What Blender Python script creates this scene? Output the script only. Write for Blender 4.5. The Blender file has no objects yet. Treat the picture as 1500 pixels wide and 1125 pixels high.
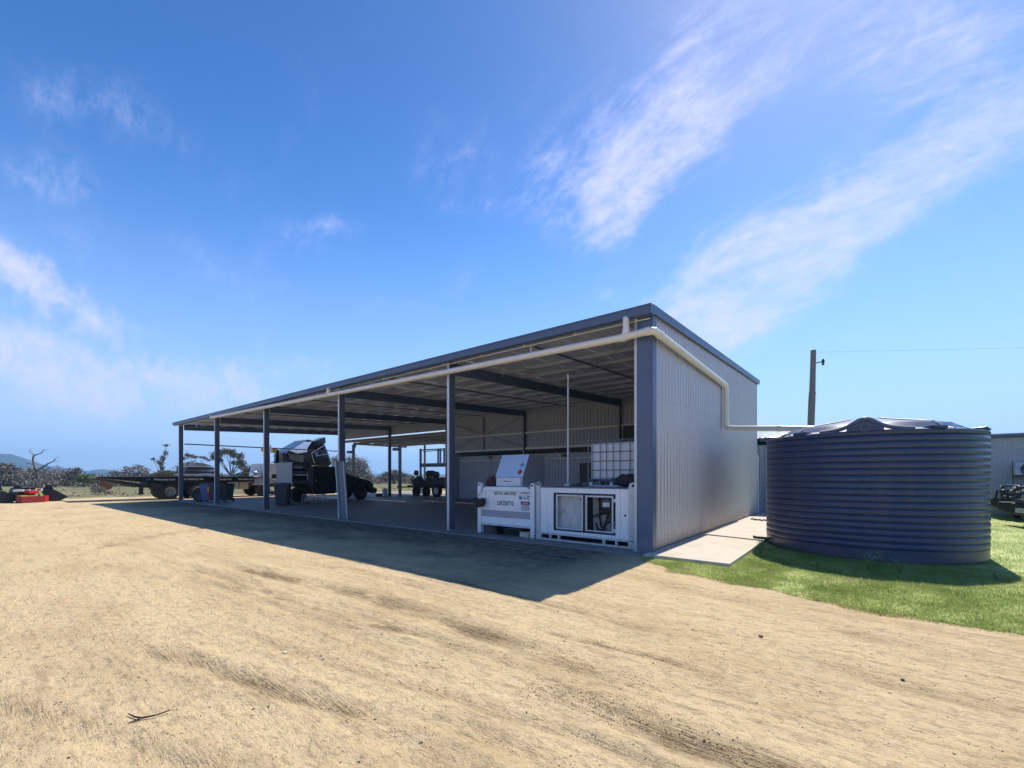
import bpy, bmesh, math, random
import numpy as np
from math import radians, sin, cos, pi, tan, sqrt
from mathutils import Matrix, Vector

random.seed(7)
RNG = np.random.default_rng(11)
S = bpy.context.scene
COL = S.collection

# ------------------------------------------------------------------ camera, sky, sun, exposure
cd = bpy.data.cameras.new('camera')
cam = bpy.data.objects.new('camera', cd)
COL.objects.link(cam)
cam.location = (3.221, -8.165, 1.5)
cam.rotation_euler = (radians(90), 0, radians(38.45))
cd.sensor_width = 36
cd.lens = 641 / 1500 * 36
cd.shift_y = (697 - 562.5) / 1500
cd.clip_start = 0.05
cd.clip_end = 9000
S.camera = cam

SUN_EL = 52.3
SUN_AZ = -0.45          # degrees off +Y, towards +X positive
sd = bpy.data.lights.new('sun', 'SUN')
sun = bpy.data.objects.new('sun', sd)
COL.objects.link(sun)
sd.energy = 3.25
sd.angle = radians(0.53)
sd.color = (1.0, 0.93, 0.82)
dirv = Vector((sin(radians(SUN_AZ)) * cos(radians(SUN_EL)), cos(radians(SUN_AZ)) * cos(radians(SUN_EL)), sin(radians(SUN_EL))))
sun.rotation_euler = dirv.to_track_quat('Z', 'Y').to_euler()

S.view_settings.view_transform = 'Standard'
S.view_settings.look = 'None'
S.view_settings.gamma = 1
S.view_settings.use_curve_mapping = False
S.cycles.max_bounces = 12
S.cycles.diffuse_bounces = 8
S.view_settings.exposure = 0.95

W = bpy.data.worlds.new('World')
S.world = W
W.use_nodes = True
wn = W.node_tree
wn.nodes.clear()


class NT:
    """small helper for node trees"""
    def __init__(s, nt): s.nt = nt
    def n(s, typ, **kw):
        x = s.nt.nodes.new(typ)
        for k, v in kw.items(): setattr(x, k, v)
        return x
    def put(s, sock, v):
        if isinstance(v, bpy.types.NodeSocket): s.nt.links.new(v, sock)
        elif v is not None: sock.default_value = v
    def m(s, op, a, b=None, c=None, clamp=False):
        x = s.n('ShaderNodeMath', operation=op, use_clamp=clamp)
        s.put(x.inputs[0], a)
        if b is not None: s.put(x.inputs[1], b)
        if c is not None: s.put(x.inputs[2], c)
        return x.outputs[0]
    def mix(s, f, a, b, blend='MIX'):
        x = s.n('ShaderNodeMix', data_type='RGBA', blend_type=blend)
        s.put(x.inputs[0], f); s.put(x.inputs[6], a); s.put(x.inputs[7], b)
        return x.outputs[2]
    def noise(s, vec, scale, detail=4, rough=0.55, dist=0.0, lac=2.0):
        x = s.n('ShaderNodeTexNoise')
        s.put(x.inputs['Vector'], vec)
        x.inputs['Scale'].default_value = scale
        x.inputs['Detail'].default_value = detail
        x.inputs['Roughness'].default_value = rough
        x.inputs['Distortion'].default_value = dist
        x.inputs['Lacunarity'].default_value = lac
        return x.outputs['Fac']
    def ramp(s, f, a, b):
        x = s.n('ShaderNodeMapRange', interpolation_type='SMOOTHSTEP')
        s.put(x.inputs[0], f); s.put(x.inputs[1], a); s.put(x.inputs[2], b)
        return x.outputs[0]
    def mapping(s, vec, rot=(0, 0, 0), scale=(1, 1, 1), loc=(0, 0, 0)):
        x = s.n('ShaderNodeMapping')
        s.put(x.inputs[0], vec)
        x.inputs['Location'].default_value = loc
        x.inputs['Rotation'].default_value = rot
        x.inputs['Scale'].default_value = scale
        return x.outputs[0]


def col4(c): return (c[0], c[1], c[2], 1.0)


w = NT(wn)
sky = w.n('ShaderNodeTexSky', sky_type='NISHITA')
sky.sun_disc = False
sky.sun_elevation = radians(SUN_EL)
sky.sun_rotation = radians(SUN_AZ)
sky.altitude = 0
sky.air_density = 1.0
sky.dust_density = 0.25
sky.ozone_density = 2.5
hs = w.n('ShaderNodeHueSaturation')
hs.inputs['Hue'].default_value = 0.509
hs.inputs['Saturation'].default_value = 1.33
hs.inputs['Value'].default_value = 1.0
w.put(hs.inputs['Color'], sky.outputs[0])
skyc = hs.outputs[0]
tc = w.n('ShaderNodeTexCoord')
dvec = tc.outputs['Generated']
sx = w.n('ShaderNodeSeparateXYZ'); w.put(sx.inputs[0], dvec)
az = w.m('MULTIPLY', w.m('ARCTAN2', sx.outputs[0], sx.outputs[1]), 180 / pi)
el = w.m('MULTIPLY', w.m('ARCSINE', sx.outputs[2]), 180 / pi)
# cirrus: each streak is a soft band between two directions (azimuth, elevation in degrees): a, b, half width, strength
CL = [((-28.5, 28.6), (-17.5, 38.5), 3.0, 1.0), ((-24.5, 33.5), (-11.2, 42.5), 4.0, .85), ((-37, 33.0), (-25.3, 35.5), 4.0, .5),
      ((-19.5, 12.5), (-8.5, 24.5), 4.2, 1.15), ((-20, 20.5), (-7.8, 23.4), 2.6, .95), ((-9.8, 22.8), (1.5, 26.4), 3.2, 1.15), ((0.5, 26.6), (14, 28), 3.0, 1.1), ((-14, 18.0), (-2.0, 21.5), 2.6, .6),
      ((-12, 16.0), (-4.0, 23.0), 2.6, .35), ((-17.5, 34), (-3.4, 40.5), 1.6, .45), ((1, 36.6), (9, 33.6), 3.6, .62), ((-5, 41), (4, 41), 3.0, .35),
      ((-90, 18.8), (-81.4, 14.6), 1.6, 1.4), ((-92, 10.8), (-81.8, 8.6), 2.8, 1.7), ((-84, 8.4), (-79.4, 6.2), 1.2, .6), ((-76.5, 9.0), (-68.3, 10.3), 2.2, 1.1), ((-80, 16), (-76.6, 14.2), 1.0, .35),
      ((-64.8, 26.9), (-57.6, 28.1), 1.1, .5), ((-50.6, 33.9), (-43.7, 37.4), 2.4, .36), ((-82.5, 31.8), (-68.4, 29.0), 3.6, .24),
      ((-86.5, 25.0), (-83.3, 25.4), 1.8, .5), ((-79.3, 10.9), (-76.6, 8.9), 1.3, .5), ((9, 7.7), (13, 7.3), .7, .45), ((-10, 6.6), (-7.6, 6.4), 1.1, .5),
      ((-47, 31.5), (-40, 30.5), 1.6, .3), ((-28, 22), (-25, 22), .9, .5), ((-58, 20), (-50, 22), 1.6, .3), ((-76, 22), (-70, 20), 1.8, .3), ((-47, 24), (-42, 25.5), 1.5, .35), ((-66, 13), (-60, 12), 1.6, .4), ((-86, 30), (-80, 33), 2.0, .25)]
pv = w.mapping(dvec, rot=(0, radians(-28), radians(14)), scale=(1.0, 1.0, 1.0))
wob = w.m('SUBTRACT', w.noise(pv, 4.5, 4, .6), 0.5)
wob2 = w.m('SUBTRACT', w.noise(w.mapping(dvec, loc=(5, 3, 1)), 5.5, 4, .6), 0.5)
azw = w.m('MULTIPLY_ADD', wob, 9.0, az)
elw = w.m('MULTIPLY_ADD', wob2, 7.0, el)
tot = None
for (a, b, hw, st) in CL:
    k = cos(radians((a[1] + b[1]) / 2))
    ax, ay = a[0] * k, a[1]; bx, by = b[0] * k, b[1]
    L = max(sqrt((bx - ax) ** 2 + (by - ay) ** 2), .5); ux, uy = (bx - ax) / L, (by - ay) / L
    px_ = w.m('MULTIPLY_ADD', azw, k, -(ax + bx) / 2)
    py_ = w.m('SUBTRACT', elw, (ay + by) / 2)
    t = w.m('MULTIPLY_ADD', px_, ux, w.m('MULTIPLY', py_, uy))
    q = w.m('MULTIPLY_ADD', px_, -uy, w.m('MULTIPLY', py_, ux))
    r2 = w.m('ADD', w.m('POWER', w.m('ABSOLUTE', w.m('DIVIDE', t, L / 2 + hw * .8)), 3.0), w.m('POWER', w.m('ABSOLUTE', w.m('DIVIDE', q, hw * 1.15)), 2.0))
    g = w.m('MULTIPLY', w.m('EXPONENT', w.m('MULTIPLY', r2, -1.0)), st)
    tot = g if tot is None else w.m('ADD', tot, g)
# fine fibres, drawn out along the wind
fib = w.noise(w.mapping(dvec, rot=(radians(18), radians(-46), radians(-28)), scale=(1.6, 12, 7)), 3.2, 12, .70, .45)
fib2 = w.noise(w.mapping(dvec, rot=(0, radians(-20), 0), loc=(2, 1, 4), scale=(1, 1.5, 1.3)), 15.0, 10, .72, .3)
fibm = w.m('ADD', w.m('MULTIPLY', fib, .55), w.m('MULTIPLY', fib2, .45))
env = w.m('MINIMUM', tot, 1.25)
val = w.m('ADD', env, w.m('MULTIPLY', w.m('MULTIPLY', w.m('SUBTRACT', fibm, .5), 4.2), w.ramp(env, .03, .55)))
base_c = w.m('MULTIPLY', w.ramp(w.noise(w.mapping(dvec, rot=(0, radians(-28), radians(14)), scale=(1, 2.4, 2.0)), 2.4, 7, .6, .6), .52, .8), .14)
clf = w.m('ADD', w.m('MULTIPLY', w.ramp(val, .05, 2.15), .92), w.m('MULTIPLY', base_c, w.ramp(fibm, .4, .6)))
clf = w.m('MULTIPLY', clf, w.ramp(el, -1.0, 4.0))
clf = w.m('MULTIPLY', clf, 1.0, clamp=True)
hzf = w.m('MULTIPLY', w.m('SUBTRACT', 1.0, w.ramp(el, -4.0, 32.0)), .97)
skyc = w.mix(hzf, skyc, (1.95, 2.85, 5.0, 1))
dk = w.n('ShaderNodeVectorMath', operation='SCALE'); w.put(dk.inputs[0], skyc); w.put(dk.inputs['Scale'], w.m('SUBTRACT', 1.0, w.m('MULTIPLY', w.ramp(el, 4.0, 50.0), .35)))
skyc = dk.outputs[0]
skymix = w.mix(clf, skyc, (3.5, 3.6, 5.4, 1))
bg = w.n('ShaderNodeBackground')
w.put(bg.inputs[0], skymix)
bg.inputs[1].default_value = 0.12
wo = w.n('ShaderNodeOutputWorld')
wn.links.new(bg.outputs[0], wo.inputs[0])

# ------------------------------------------------------------------ materials
MATS = {}


def pm(name, col, rough=.6, metal=0.0, var=.12, vscale=3.0, bump=0.0, bscale=30.0, dirt=None, dirtamt=.0, spec=.5, streak=None, coat=0.0, fine=0.0):
    if name in MATS: return MATS[name]
    m = bpy.data.materials.new(name)
    m.use_nodes = True
    nt = m.node_tree; k = NT(nt)
    b = nt.nodes['Principled BSDF']
    co = k.n('ShaderNodeTexCoord').outputs['Object']
    nz = k.noise(co, vscale, 5, .6)
    f = k.m('MULTIPLY_ADD', nz, 2 * var, 1 - var)
    if fine:
        f = k.m('MULTIPLY', f, k.m('MULTIPLY_ADD', k.noise(co, vscale * 14, 3, .6), 2 * fine, 1 - fine))
    c = k.mix(1.0, col4(col), (1, 1, 1, 1), 'MULTIPLY')
    vm = k.n('ShaderNodeVectorMath', operation='SCALE')
    k.put(vm.inputs[0], c); k.put(vm.inputs['Scale'], f)
    cc = vm.outputs[0]
    if dirt:
        dn = k.ramp(k.noise(k.mapping(co, scale=streak or (1, 1, 1)), vscale * 1.7, 6, .65), .45, .75)
        cc = k.mix(k.m('MULTIPLY', dn, dirtamt), cc, col4(dirt))
    k.put(b.inputs['Base Color'], cc)
    k.put(b.inputs['Roughness'], k.m('MULTIPLY_ADD', nz, .16, rough - .08, clamp=True))
    b.inputs['Metallic'].default_value = metal
    b.inputs['Specular IOR Level'].default_value = spec
    b.inputs['Coat Weight'].default_value = coat
    if bump:
        bn = k.n('ShaderNodeBump'); bn.inputs['Strength'].default_value = bump; bn.inputs['Distance'].default_value = .01
        k.put(bn.inputs['Height'], k.noise(co, bscale, 4, .6)); k.put(b.inputs['Normal'], bn.outputs[0])
    MATS[name] = m
    return m


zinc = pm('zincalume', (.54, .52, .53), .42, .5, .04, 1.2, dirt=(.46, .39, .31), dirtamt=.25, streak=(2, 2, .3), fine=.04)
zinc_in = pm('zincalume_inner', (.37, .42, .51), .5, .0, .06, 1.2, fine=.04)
galv = pm('galvanised', (.60, .62, .65), .45, .25, .12, 6, dirt=(.32, .29, .25), dirtamt=.25, fine=.06)
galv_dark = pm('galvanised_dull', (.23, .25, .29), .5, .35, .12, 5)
flash = pm('blue_grey_flashing', (.085, .125, .215), .42, .0, .08, 2, dirt=(.16, .15, .15), dirtamt=.15)
pvc = pm('white_pvc', (.74, .71, .64), .38, 0, .05, 2, dirt=(.5, .42, .3), dirtamt=.3, streak=(1, 1, 1))
white = pm('white_enamel', (.92, .92, .92), .35, 0, .03, 2.5, dirt=(.50, .43, .36), dirtamt=.20, streak=(3, 3, .5), fine=.03)
white2 = pm('white_enamel_worn', (.72, .73, .75), .45, 0, .08, 3, dirt=(.25, .2, .16), dirtamt=.45, streak=(2, 2, .8), fine=.05)
inner = pm('grimy_inner_panel', (.62, .61, .59), .55, 0, .12, 3, dirt=(.22, .17, .12), dirtamt=.6, streak=(1.2, 1.2, .8), fine=.05)
alu = pm('aluminium_sheet', (.58, .60, .63), .33, .7, .06, 3, fine=.05)
blk = pm('black_rubber', (.022, .022, .025), .7, 0, .2, 6, bump=.2)
blkp = pm('black_paint', (.014, .015, .019), .28, 0, .1, 3, dirt=(.10, .08, .06), dirtamt=.10, coat=.3)
blkm = pm('black_steel', (.025, .026, .03), .5, .2, .2, 5, dirt=(.12, .09, .06), dirtamt=.2)
dgrey = pm('dark_grey_plastic', (.055, .06, .068), .55, 0, .1, 4)
grey = pm('grey_steel', (.22, .23, .25), .5, .2, .15, 4, dirt=(.15, .12, .09), dirtamt=.3)
chrome = pm('chrome', (.75, .76, .78), .14, 1.0, .05, 3)
glassd = pm('dark_glass', (.02, .03, .045), .06, 0, .05, 1, spec=.9)
poly = pm('ibc_plastic', (.66, .70, .76), .4, 0, .05, 3)
red = pm('red_paint', (.50, .018, .02), .45, 0, .12, 5, dirt=(.2, .1, .06), dirtamt=.2)
dred = pm('dark_red_paint', (.20, .012, .015), .5, 0, .12, 5)
blue = pm('blue_plastic', (.06, .13, .26), .5, 0, .1, 5)
yellow = pm('yellow_paint', (.60, .38, .04), .45, 0, .12, 5)
orange = pm('orange_paint', (.55, .17, .03), .5, 0, .12, 5)
timber = pm('weathered_timber', (.19, .17, .155), .85, 0, .25, 4, bump=.5, bscale=18, dirt=(.08, .065, .05), dirtamt=.6, streak=(6, 6, .5))
dryg = pm('tan_canvas', (.36, .29, .18), .8, 0, .15, 4)
conc = pm('pale_concrete', (.58, .51, .41), .85, 0, .09, 1.6, bump=.12, bscale=60, dirt=(.40, .31, .21), dirtamt=.5, fine=.08)
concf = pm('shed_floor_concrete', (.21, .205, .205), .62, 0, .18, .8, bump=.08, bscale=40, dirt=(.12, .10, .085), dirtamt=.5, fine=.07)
tankm = pm('tank_poly', (.030, .046, .110), .32, 0, .12, 1.3, bump=.06, bscale=160, dirt=(.16, .14, .14), dirtamt=.22, streak=(1, 1, .25), fine=.04)
tankr = pm('tank_roof_poly', (.13, .15, .21), .4, 0, .08, 2.3, dirt=(.36, .33, .28), dirtamt=.4)
ink = pm('black_lettering', (.03, .03, .04), .6)
wink = pm('white_lettering', (.6, .62, .65), .6)
stick_w = pm('sticker_white', (.7, .7, .72), .45)
stick_r = pm('sticker_red', (.55, .03, .03), .45)
stick_t = pm('sticker_teal', (.05, .25, .33), .45)
stick_b = pm('sticker_blue', (.05, .12, .35), .45)
greyband = pm('grey_band', (.42, .41, .44), .6)


def dust(m, z0, z1, c, amt, sc=6.0):
    """dirt splashed and blown on to the foot of a thing, by height above ground"""
    nt = m.node_tree; k = NT(nt); b = nt.nodes['Principled BSDF']; src = b.inputs['Base Color'].links[0].from_socket
    g = k.n('ShaderNodeNewGeometry').outputs['Position']; q = k.n('ShaderNodeSeparateXYZ'); k.put(q.inputs[0], g)
    n_ = k.noise(g, sc, 6, .7)
    f = k.ramp(k.m('MULTIPLY_ADD', k.m('SUBTRACT', n_, .5), (z1 - z0) * 1.6, q.outputs[2]), z1, z0)
    k.put(b.inputs['Base Color'], k.mix(k.m('MULTIPLY', f, amt), src, col4(c)))


DC = (.40, .30, .19)
dust(zinc, .0, .55, DC, .55); dust(tankm, .0, .30, (.20, .17, .14), .35); dust(white, .0, .30, DC, .35); dust(white2, .0, .25, DC, .5)
dust(flash, .0, .45, DC, .35); dust(galv, .0, .35, DC, .35)


def mat_brick():
    m = bpy.data.materials.new('grey_brick'); m.use_nodes = True
    k = NT(m.node_tree); b = m.node_tree.nodes['Principled BSDF']
    co = k.n('ShaderNodeTexCoord').outputs['Object']
    br = k.n('ShaderNodeTexBrick')
    k.put(br.inputs['Vector'], k.mapping(co, rot=(radians(90), 0, 0)))
    br.inputs['Color1'].default_value = (.60, .59, .58, 1); br.inputs['Color2'].default_value = (.50, .50, .50, 1)
    br.inputs['Mortar'].default_value = (.33, .33, .34, 1)
    br.inputs['Scale'].default_value = 1.0; br.inputs['Brick Width'].default_value = .24; br.inputs['Row Height'].default_value = .086
    br.inputs['Mortar Size'].default_value = .011
    k.put(b.inputs['Base Color'], k.mix(.35, br.outputs[0], k.mix(k.noise(co, 2.0, 4), (.46, .46, .46, 1), (.62, .61, .60, 1))))
    b.inputs['Roughness'].default_value = .85
    bn = k.n('ShaderNodeBump'); bn.inputs['Strength'].default_value = .5; bn.inputs['Distance'].default_value = .01; bn.invert = True
    k.put(bn.inputs['Height'], br.outputs['Fac']); k.put(b.inputs['Normal'], bn.outputs[0])
    return m


def mat_foliage(name, c1, c2, c3=None, scale=1.5):
    m = bpy.data.materials.new(name); m.use_nodes = True
    k = NT(m.node_tree); b = m.node_tree.nodes['Principled BSDF']
    g = k.n('ShaderNodeNewGeometry')
    co = k.n('ShaderNodeTexCoord').outputs['Object']
    n1 = k.ramp(k.noise(co, scale, 4, .7), .35, .65)
    c = k.mix(n1, col4(c1), col4(c2))
    c = k.mix(k.m('MULTIPLY', g.outputs['Random Per Island'], .75), c, col4(c3 or c2))
    k.put(b.inputs['Base Color'], c)
    b.inputs['Roughness'].default_value = .75
    b.inputs['Specular IOR Level'].default_value = .25
    return m


scrubm = mat_foliage('grey_scrub_leaves', (.085, .075, .065), (.19, .165, .14), (.30, .265, .235), .6)
scrubg = mat_foliage('grey_green_leaves', (.07, .08, .035), (.13, .135, .055), (.19, .155, .10), .8)
greenm = mat_foliage('bright_green_leaves', (.05, .09, .025), (.11, .18, .04), (.16, .22, .06), 1.2)
palem = mat_foliage('pale_grey_leaves', (.16, .15, .135), (.25, .235, .21), (.33, .31, .28), .8)
barkm = pm('grey_bark', (.17, .145, .125), .9, 0, .3, 2, bump=.4)
barkd = pm('bleached_dead_wood', (.19, .165, .16), .9, 0, .25, 1.5)


def mat_ground():
    m = bpy.data.materials.new('dirt_and_dry_grass'); m.use_nodes = True
    nt = m.node_tree; k = NT(nt); b = nt.nodes['Principled BSDF']
    geo = k.n('ShaderNodeNewGeometry'); co = geo.outputs['Position']
    s = k.n('ShaderNodeSeparateXYZ'); k.put(s.inputs[0], co)
    X, Y = s.outputs[0], s.outputs[1]
    at = k.n('ShaderNodeAttribute', attribute_name='track').outputs['Fac']
    ad = k.n('ShaderNodeAttribute', attribute_name='apron_shade').outputs['Fac']
    n1 = k.noise(k.mapping(co, scale=(.55, 1.25, 1)), .9, 6, .62, .4)
    n2 = k.noise(co, 5.0, 5, .65)
    n3 = k.noise(co, 38.0, 4, .7)
    n4 = k.noise(k.mapping(co, scale=(.5, 3.2, 1), rot=(0, 0, radians(4))), 2.6, 6, .7, .3)
    a = (.615, .475, .275, 1); c2 = (.45, .325, .175, 1); c3 = (.70, .57, .365, 1)
    c = k.mix(k.m('MULTIPLY', k.ramp(n1, .42, .66), .55), a, c2)
    c = k.mix(k.m('MULTIPLY', k.ramp(n2, .5, .74), .45), c, c3)
    c = k.mix(k.m('MULTIPLY', k.ramp(n4, .50, .70), .72), c, (.365, .265, .165, 1))
    c = k.mix(k.m('MULTIPLY', k.ramp(n3, .54, .70), .55), c, (.27, .19, .12, 1))
    c = k.mix(k.m('MULTIPLY', k.ramp(k.noise(k.mapping(co, scale=(1, 1.8, 1)), 17, 5, .75), .55, .72), .5), c, (.34, .245, .15, 1))
    c = k.mix(k.m('MULTIPLY', k.ramp(k.noise(co, 85.0, 2, .6), .62, .74), .5), c, (.75, .68, .56, 1))
    stp = k.ramp(k.noise(k.mapping(co, scale=(.55, 7, 1)), 7, 5, .75), .44, .60)
    stp = k.m('MULTIPLY', stp, k.ramp(k.noise(co, 20, 4, .7), .38, .55))
    c = k.mix(k.m('MULTIPLY', at, k.m('MULTIPLY_ADD', stp, 1.0, .42), clamp=True), c, (.215, .145, .080, 1))
    # darker gravel apron before the shed, with the shed's shade put into its colour
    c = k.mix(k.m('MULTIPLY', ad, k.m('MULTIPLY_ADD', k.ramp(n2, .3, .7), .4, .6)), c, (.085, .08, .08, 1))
    # dry paddock beyond the yard
    wv = k.m('MULTIPLY', k.m('SUBTRACT', k.noise(co, .16, 4), .5), 16)
    far1 = k.ramp(k.m('MULTIPLY_ADD', Y, -.35, k.m('ADD', X, wv)), -35.5, -39.5)
    far2 = k.ramp(k.m('MULTIPLY_ADD', wv, .4, Y), 20.0, 24.0)
    far = k.m('MAXIMUM', far1, far2)
    gr = k.mix(k.ramp(k.noise(k.mapping(co, scale=(1.2, 1, 1)), .42, 7, .72), .42, .6), (.235, .21, .125, 1), (.115, .145, .055, 1))
    gr = k.mix(k.m('MULTIPLY', k.ramp(k.noise(co, .23, 6, .7), .5, .66), .8), gr, (.33, .245, .15, 1))
    gr = k.mix(k.m('MULTIPLY', k.ramp(k.noise(co, 2.3, 5, .7), .5, .62), .5), gr, (.09, .10, .05, 1))
    c = k.mix(far, c, gr)
    k.put(b.inputs['Base Color'], c)
    b.inputs['Roughness'].default_value = .95
    b.inputs['Specular IOR Level'].default_value = .12
    bn = k.n('ShaderNodeBump'); bn.inputs['Strength'].default_value = .9; bn.inputs['Distance'].default_value = .02
    h = k.m('ADD', k.m('MULTIPLY', k.noise(co, 22, 6, .72), 1.0), k.m('MULTIPLY', k.noise(co, 90, 3, .7), .35))
    h = k.m('ADD', h, k.m('MULTIPLY', n4, .8))
    h = k.m('ADD', h, k.m('MULTIPLY', k.ramp(k.noise(k.mapping(co, scale=(1, 1.6, 1)), 9, 6, .75), .5, .7), .45))
    h = k.m('ADD', h, k.m('MULTIPLY', k.m('MULTIPLY', at, k.noise(k.mapping(co, scale=(.6, 6, 1)), 9, 4, .7)), 3.4))
    k.put(bn.inputs['Height'], h); k.put(b.inputs['Normal'], bn.outputs[0])
    return m


def mat_lawn(name, blades=False):
    m = bpy.data.materials.new(name); m.use_nodes = True
    k = NT(m.node_tree); b = m.node_tree.nodes['Principled BSDF']
    geo = k.n('ShaderNodeNewGeometry'); co = geo.outputs['Position']
    n1 = k.ramp(k.noise(co, 1.1, 5, .6), .36, .64)
    n2 = k.ramp(k.noise(co, 7.0, 4, .65), .40, .7)
    c = k.mix(n1, (.26, .35, .07, 1), (.48, .54, .18, 1))
    c = k.mix(k.m('MULTIPLY', n2, .45), c, (.12, .20, .04, 1))
    c = k.mix(k.m('MULTIPLY', k.ramp(k.noise(k.mapping(co, loc=(3, 1, 0)), 2.1, 5, .7), .52, .7), .6), c, (.48, .42, .22, 1))
    if blades:
        rp = geo.outputs['Random Per Island']
        c = k.mix(k.m('MULTIPLY', k.ramp(rp, .55, 1.0), .75), c, (.42, .42, .20, 1))
        c = k.mix(k.m('MULTIPLY', k.ramp(rp, .35, .0), .45), c, (.07, .14, .03, 1))
    else:
        c = k.mix(k.m('MULTIPLY', k.ramp(k.noise(co, 16, 3), .5, .7), .5), c, (.26, .22, .12, 1))
    k.put(b.inputs['Base Color'], c)
    b.inputs['Roughness'].default_value = .7
    b.inputs['Specular IOR Level'].default_value = .25
    if blades:
        tb = k.n('ShaderNodeBsdfTranslucent'); k.put(tb.inputs[0], c)
        mx = k.n('ShaderNodeMixShader'); mx.inputs[0].default_value = .5
        out = m.node_tree.nodes['Material Output']
        m.node_tree.links.new(b.outputs[0], mx.inputs[1]); m.node_tree.links.new(tb.outputs[0], mx.inputs[2]); m.node_tree.links.new(mx.outputs[0], out.inputs[0])
    return m


# ------------------------------------------------------------------ geometry helpers
class MB:
    def __init__(s): s.v = []; s.f = []
    def add(s, vs, fs, M=None):
        o = len(s.v)
        if M is not None: vs = [tuple(M @ Vector(p)) for p in vs]
        s.v += [tuple(p) for p in vs]; s.f += [tuple(i + o for i in f) for f in fs]
        return s
    def box(s, x0, x1, y0, y1, z0, z1, M=None):
        vs = [(x0, y0, z0), (x1, y0, z0), (x1, y1, z0), (x0, y1, z0), (x0, y0, z1), (x1, y0, z1), (x1, y1, z1), (x0, y1, z1)]
        return s.add(vs, [(0, 3, 2, 1), (4, 5, 6, 7), (0, 1, 5, 4), (1, 2, 6, 5), (2, 3, 7, 6), (3, 0, 4, 7)], M)
    def prism(s, poly, a0, a1, axis='x', M=None):
        """poly: 2D outline; axis x -> poly is (y,z); y -> (x,z); z -> (x,y)"""
        n = len(poly)
        def P(u, v_, a): return (a, u, v_) if axis == 'x' else ((u, a, v_) if axis == 'y' else (u, v_, a))
        vs = [P(u, v_, a0) for u, v_ in poly] + [P(u, v_, a1) for u, v_ in poly]
        fs = [(i, (i + 1) % n, n + (i + 1) % n, n + i) for i in range(n)] + [tuple(range(n))[::-1], tuple(range(n, 2 * n))]
        return s.add(vs, fs, M)
    def tube(s, pts, r, seg=8, M=None, cap=True):
        pts = [Vector(p) for p in pts]; n = len(pts)
        rs = r if isinstance(r, (list, tuple)) else [r] * n
        vs = []; fs = []
        t0 = (pts[1] - pts[0]).normalized()
        up = Vector((0, 0, 1)) if abs(t0.z) < .9 else Vector((1, 0, 0))
        u = t0.cross(up).normalized()
        for i, p in enumerate(pts):
            if i == 0: t = t0
            elif i == n - 1: t = (pts[i] - pts[i - 1]).normalized()
            else: t = ((pts[i] - pts[i - 1]).normalized() + (pts[i + 1] - pts[i]).normalized()).normalized()
            u = (u - t * u.dot(t)).normalized(); v2 = t.cross(u)
            for j in range(seg):
                a = 2 * pi * j / seg
                vs.append(p + (u * cos(a) + v2 * sin(a)) * rs[i])
        for i in range(n - 1):
            for j in range(seg):
                a = i * seg + j; b2 = i * seg + (j + 1) % seg
                fs.append((a, b2, b2 + seg, a + seg))
        if cap:
            fs.append(tuple(range(seg))[::-1]); fs.append(tuple(range((n - 1) * seg, n * seg)))
        return s.add(vs, fs, M)
    def lathe(s, prof, seg=24, M=None, axis='z', c=(0, 0, 0), cap=True):
        vs = []; fs = []
        for (r, z) in prof:
            for j in range(seg):
                a = 2 * pi * j / seg
                p = (r * cos(a), r * sin(a), z)
                if axis == 'x': p = (p[2], p[0], p[1])
                if axis == 'y': p = (p[0], p[2], p[1])
                vs.append((p[0] + c[0], p[1] + c[1], p[2] + c[2]))
        for i in range(len(prof) - 1):
            for j in range(seg):
                a = i * seg + j; b2 = i * seg + (j + 1) % seg
                fs.append((a, b2, b2 + seg, a + seg))
        if cap: fs.append(tuple(range(seg))[::-1]); fs.append(tuple(range((len(prof) - 1) * seg, len(prof) * seg)))
        return s.add(vs, fs, M)
    def mesh(s, name, mat, smooth=False):
        me = bpy.data.meshes.new(name); me.from_pydata(s.v, [], s.f)
        me.materials.append(mat)
        bm = bmesh.new(); bm.from_mesh(me); bmesh.ops.recalc_face_normals(bm, faces=bm.faces)
        if smooth:
            for f in bm.faces: f.smooth = True
            for e in bm.edges:
                if len(e.link_faces) == 2 and e.calc_face_angle(0) > radians(38): e.smooth = False
        bm.to_mesh(me); bm.free()
        return me
    def build(s, name, mat, parent=None, smooth=False, bevel=0, loc=None):
        o = bpy.data.objects.new(name, s.mesh(name, mat, smooth)); COL.objects.link(o)
        if parent: o.parent = parent
        if loc: o.location = loc
        if bevel:
            md = o.modifiers.new('bevel', 'BEVEL'); md.width = bevel; md.segments = 2; md.limit_method = 'ANGLE'; md.angle_limit = radians(40)
        return o


def tag(o, label, cat, group=None):
    o['label'] = label; o['category'] = cat
    if group: o['group'] = group
    return o


def thing(name, label, cat, loc=(0, 0, 0), rz=0.0, group=None):
    o = bpy.data.objects.new(name, None); COL.objects.link(o)
    o.location = loc; o.rotation_euler = (0, 0, radians(rz)); o.empty_display_size = .2
    return tag(o, label, cat, group)


def struct(o): o['kind'] = 'structure'; return o
def stuff(o): o['kind'] = 'stuff'; return o


def inst(name, me, parent=None, loc=(0, 0, 0), rot=(0, 0, 0)):
    o = bpy.data.objects.new(name, me); COL.objects.link(o)
    o.location = loc; o.rotation_euler = rot
    if parent: o.parent = parent
    return o


def B(x0, x1, y0, y1, z0, z1): return MB().box(x0, x1, y0, y1, z0, z1)


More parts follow.
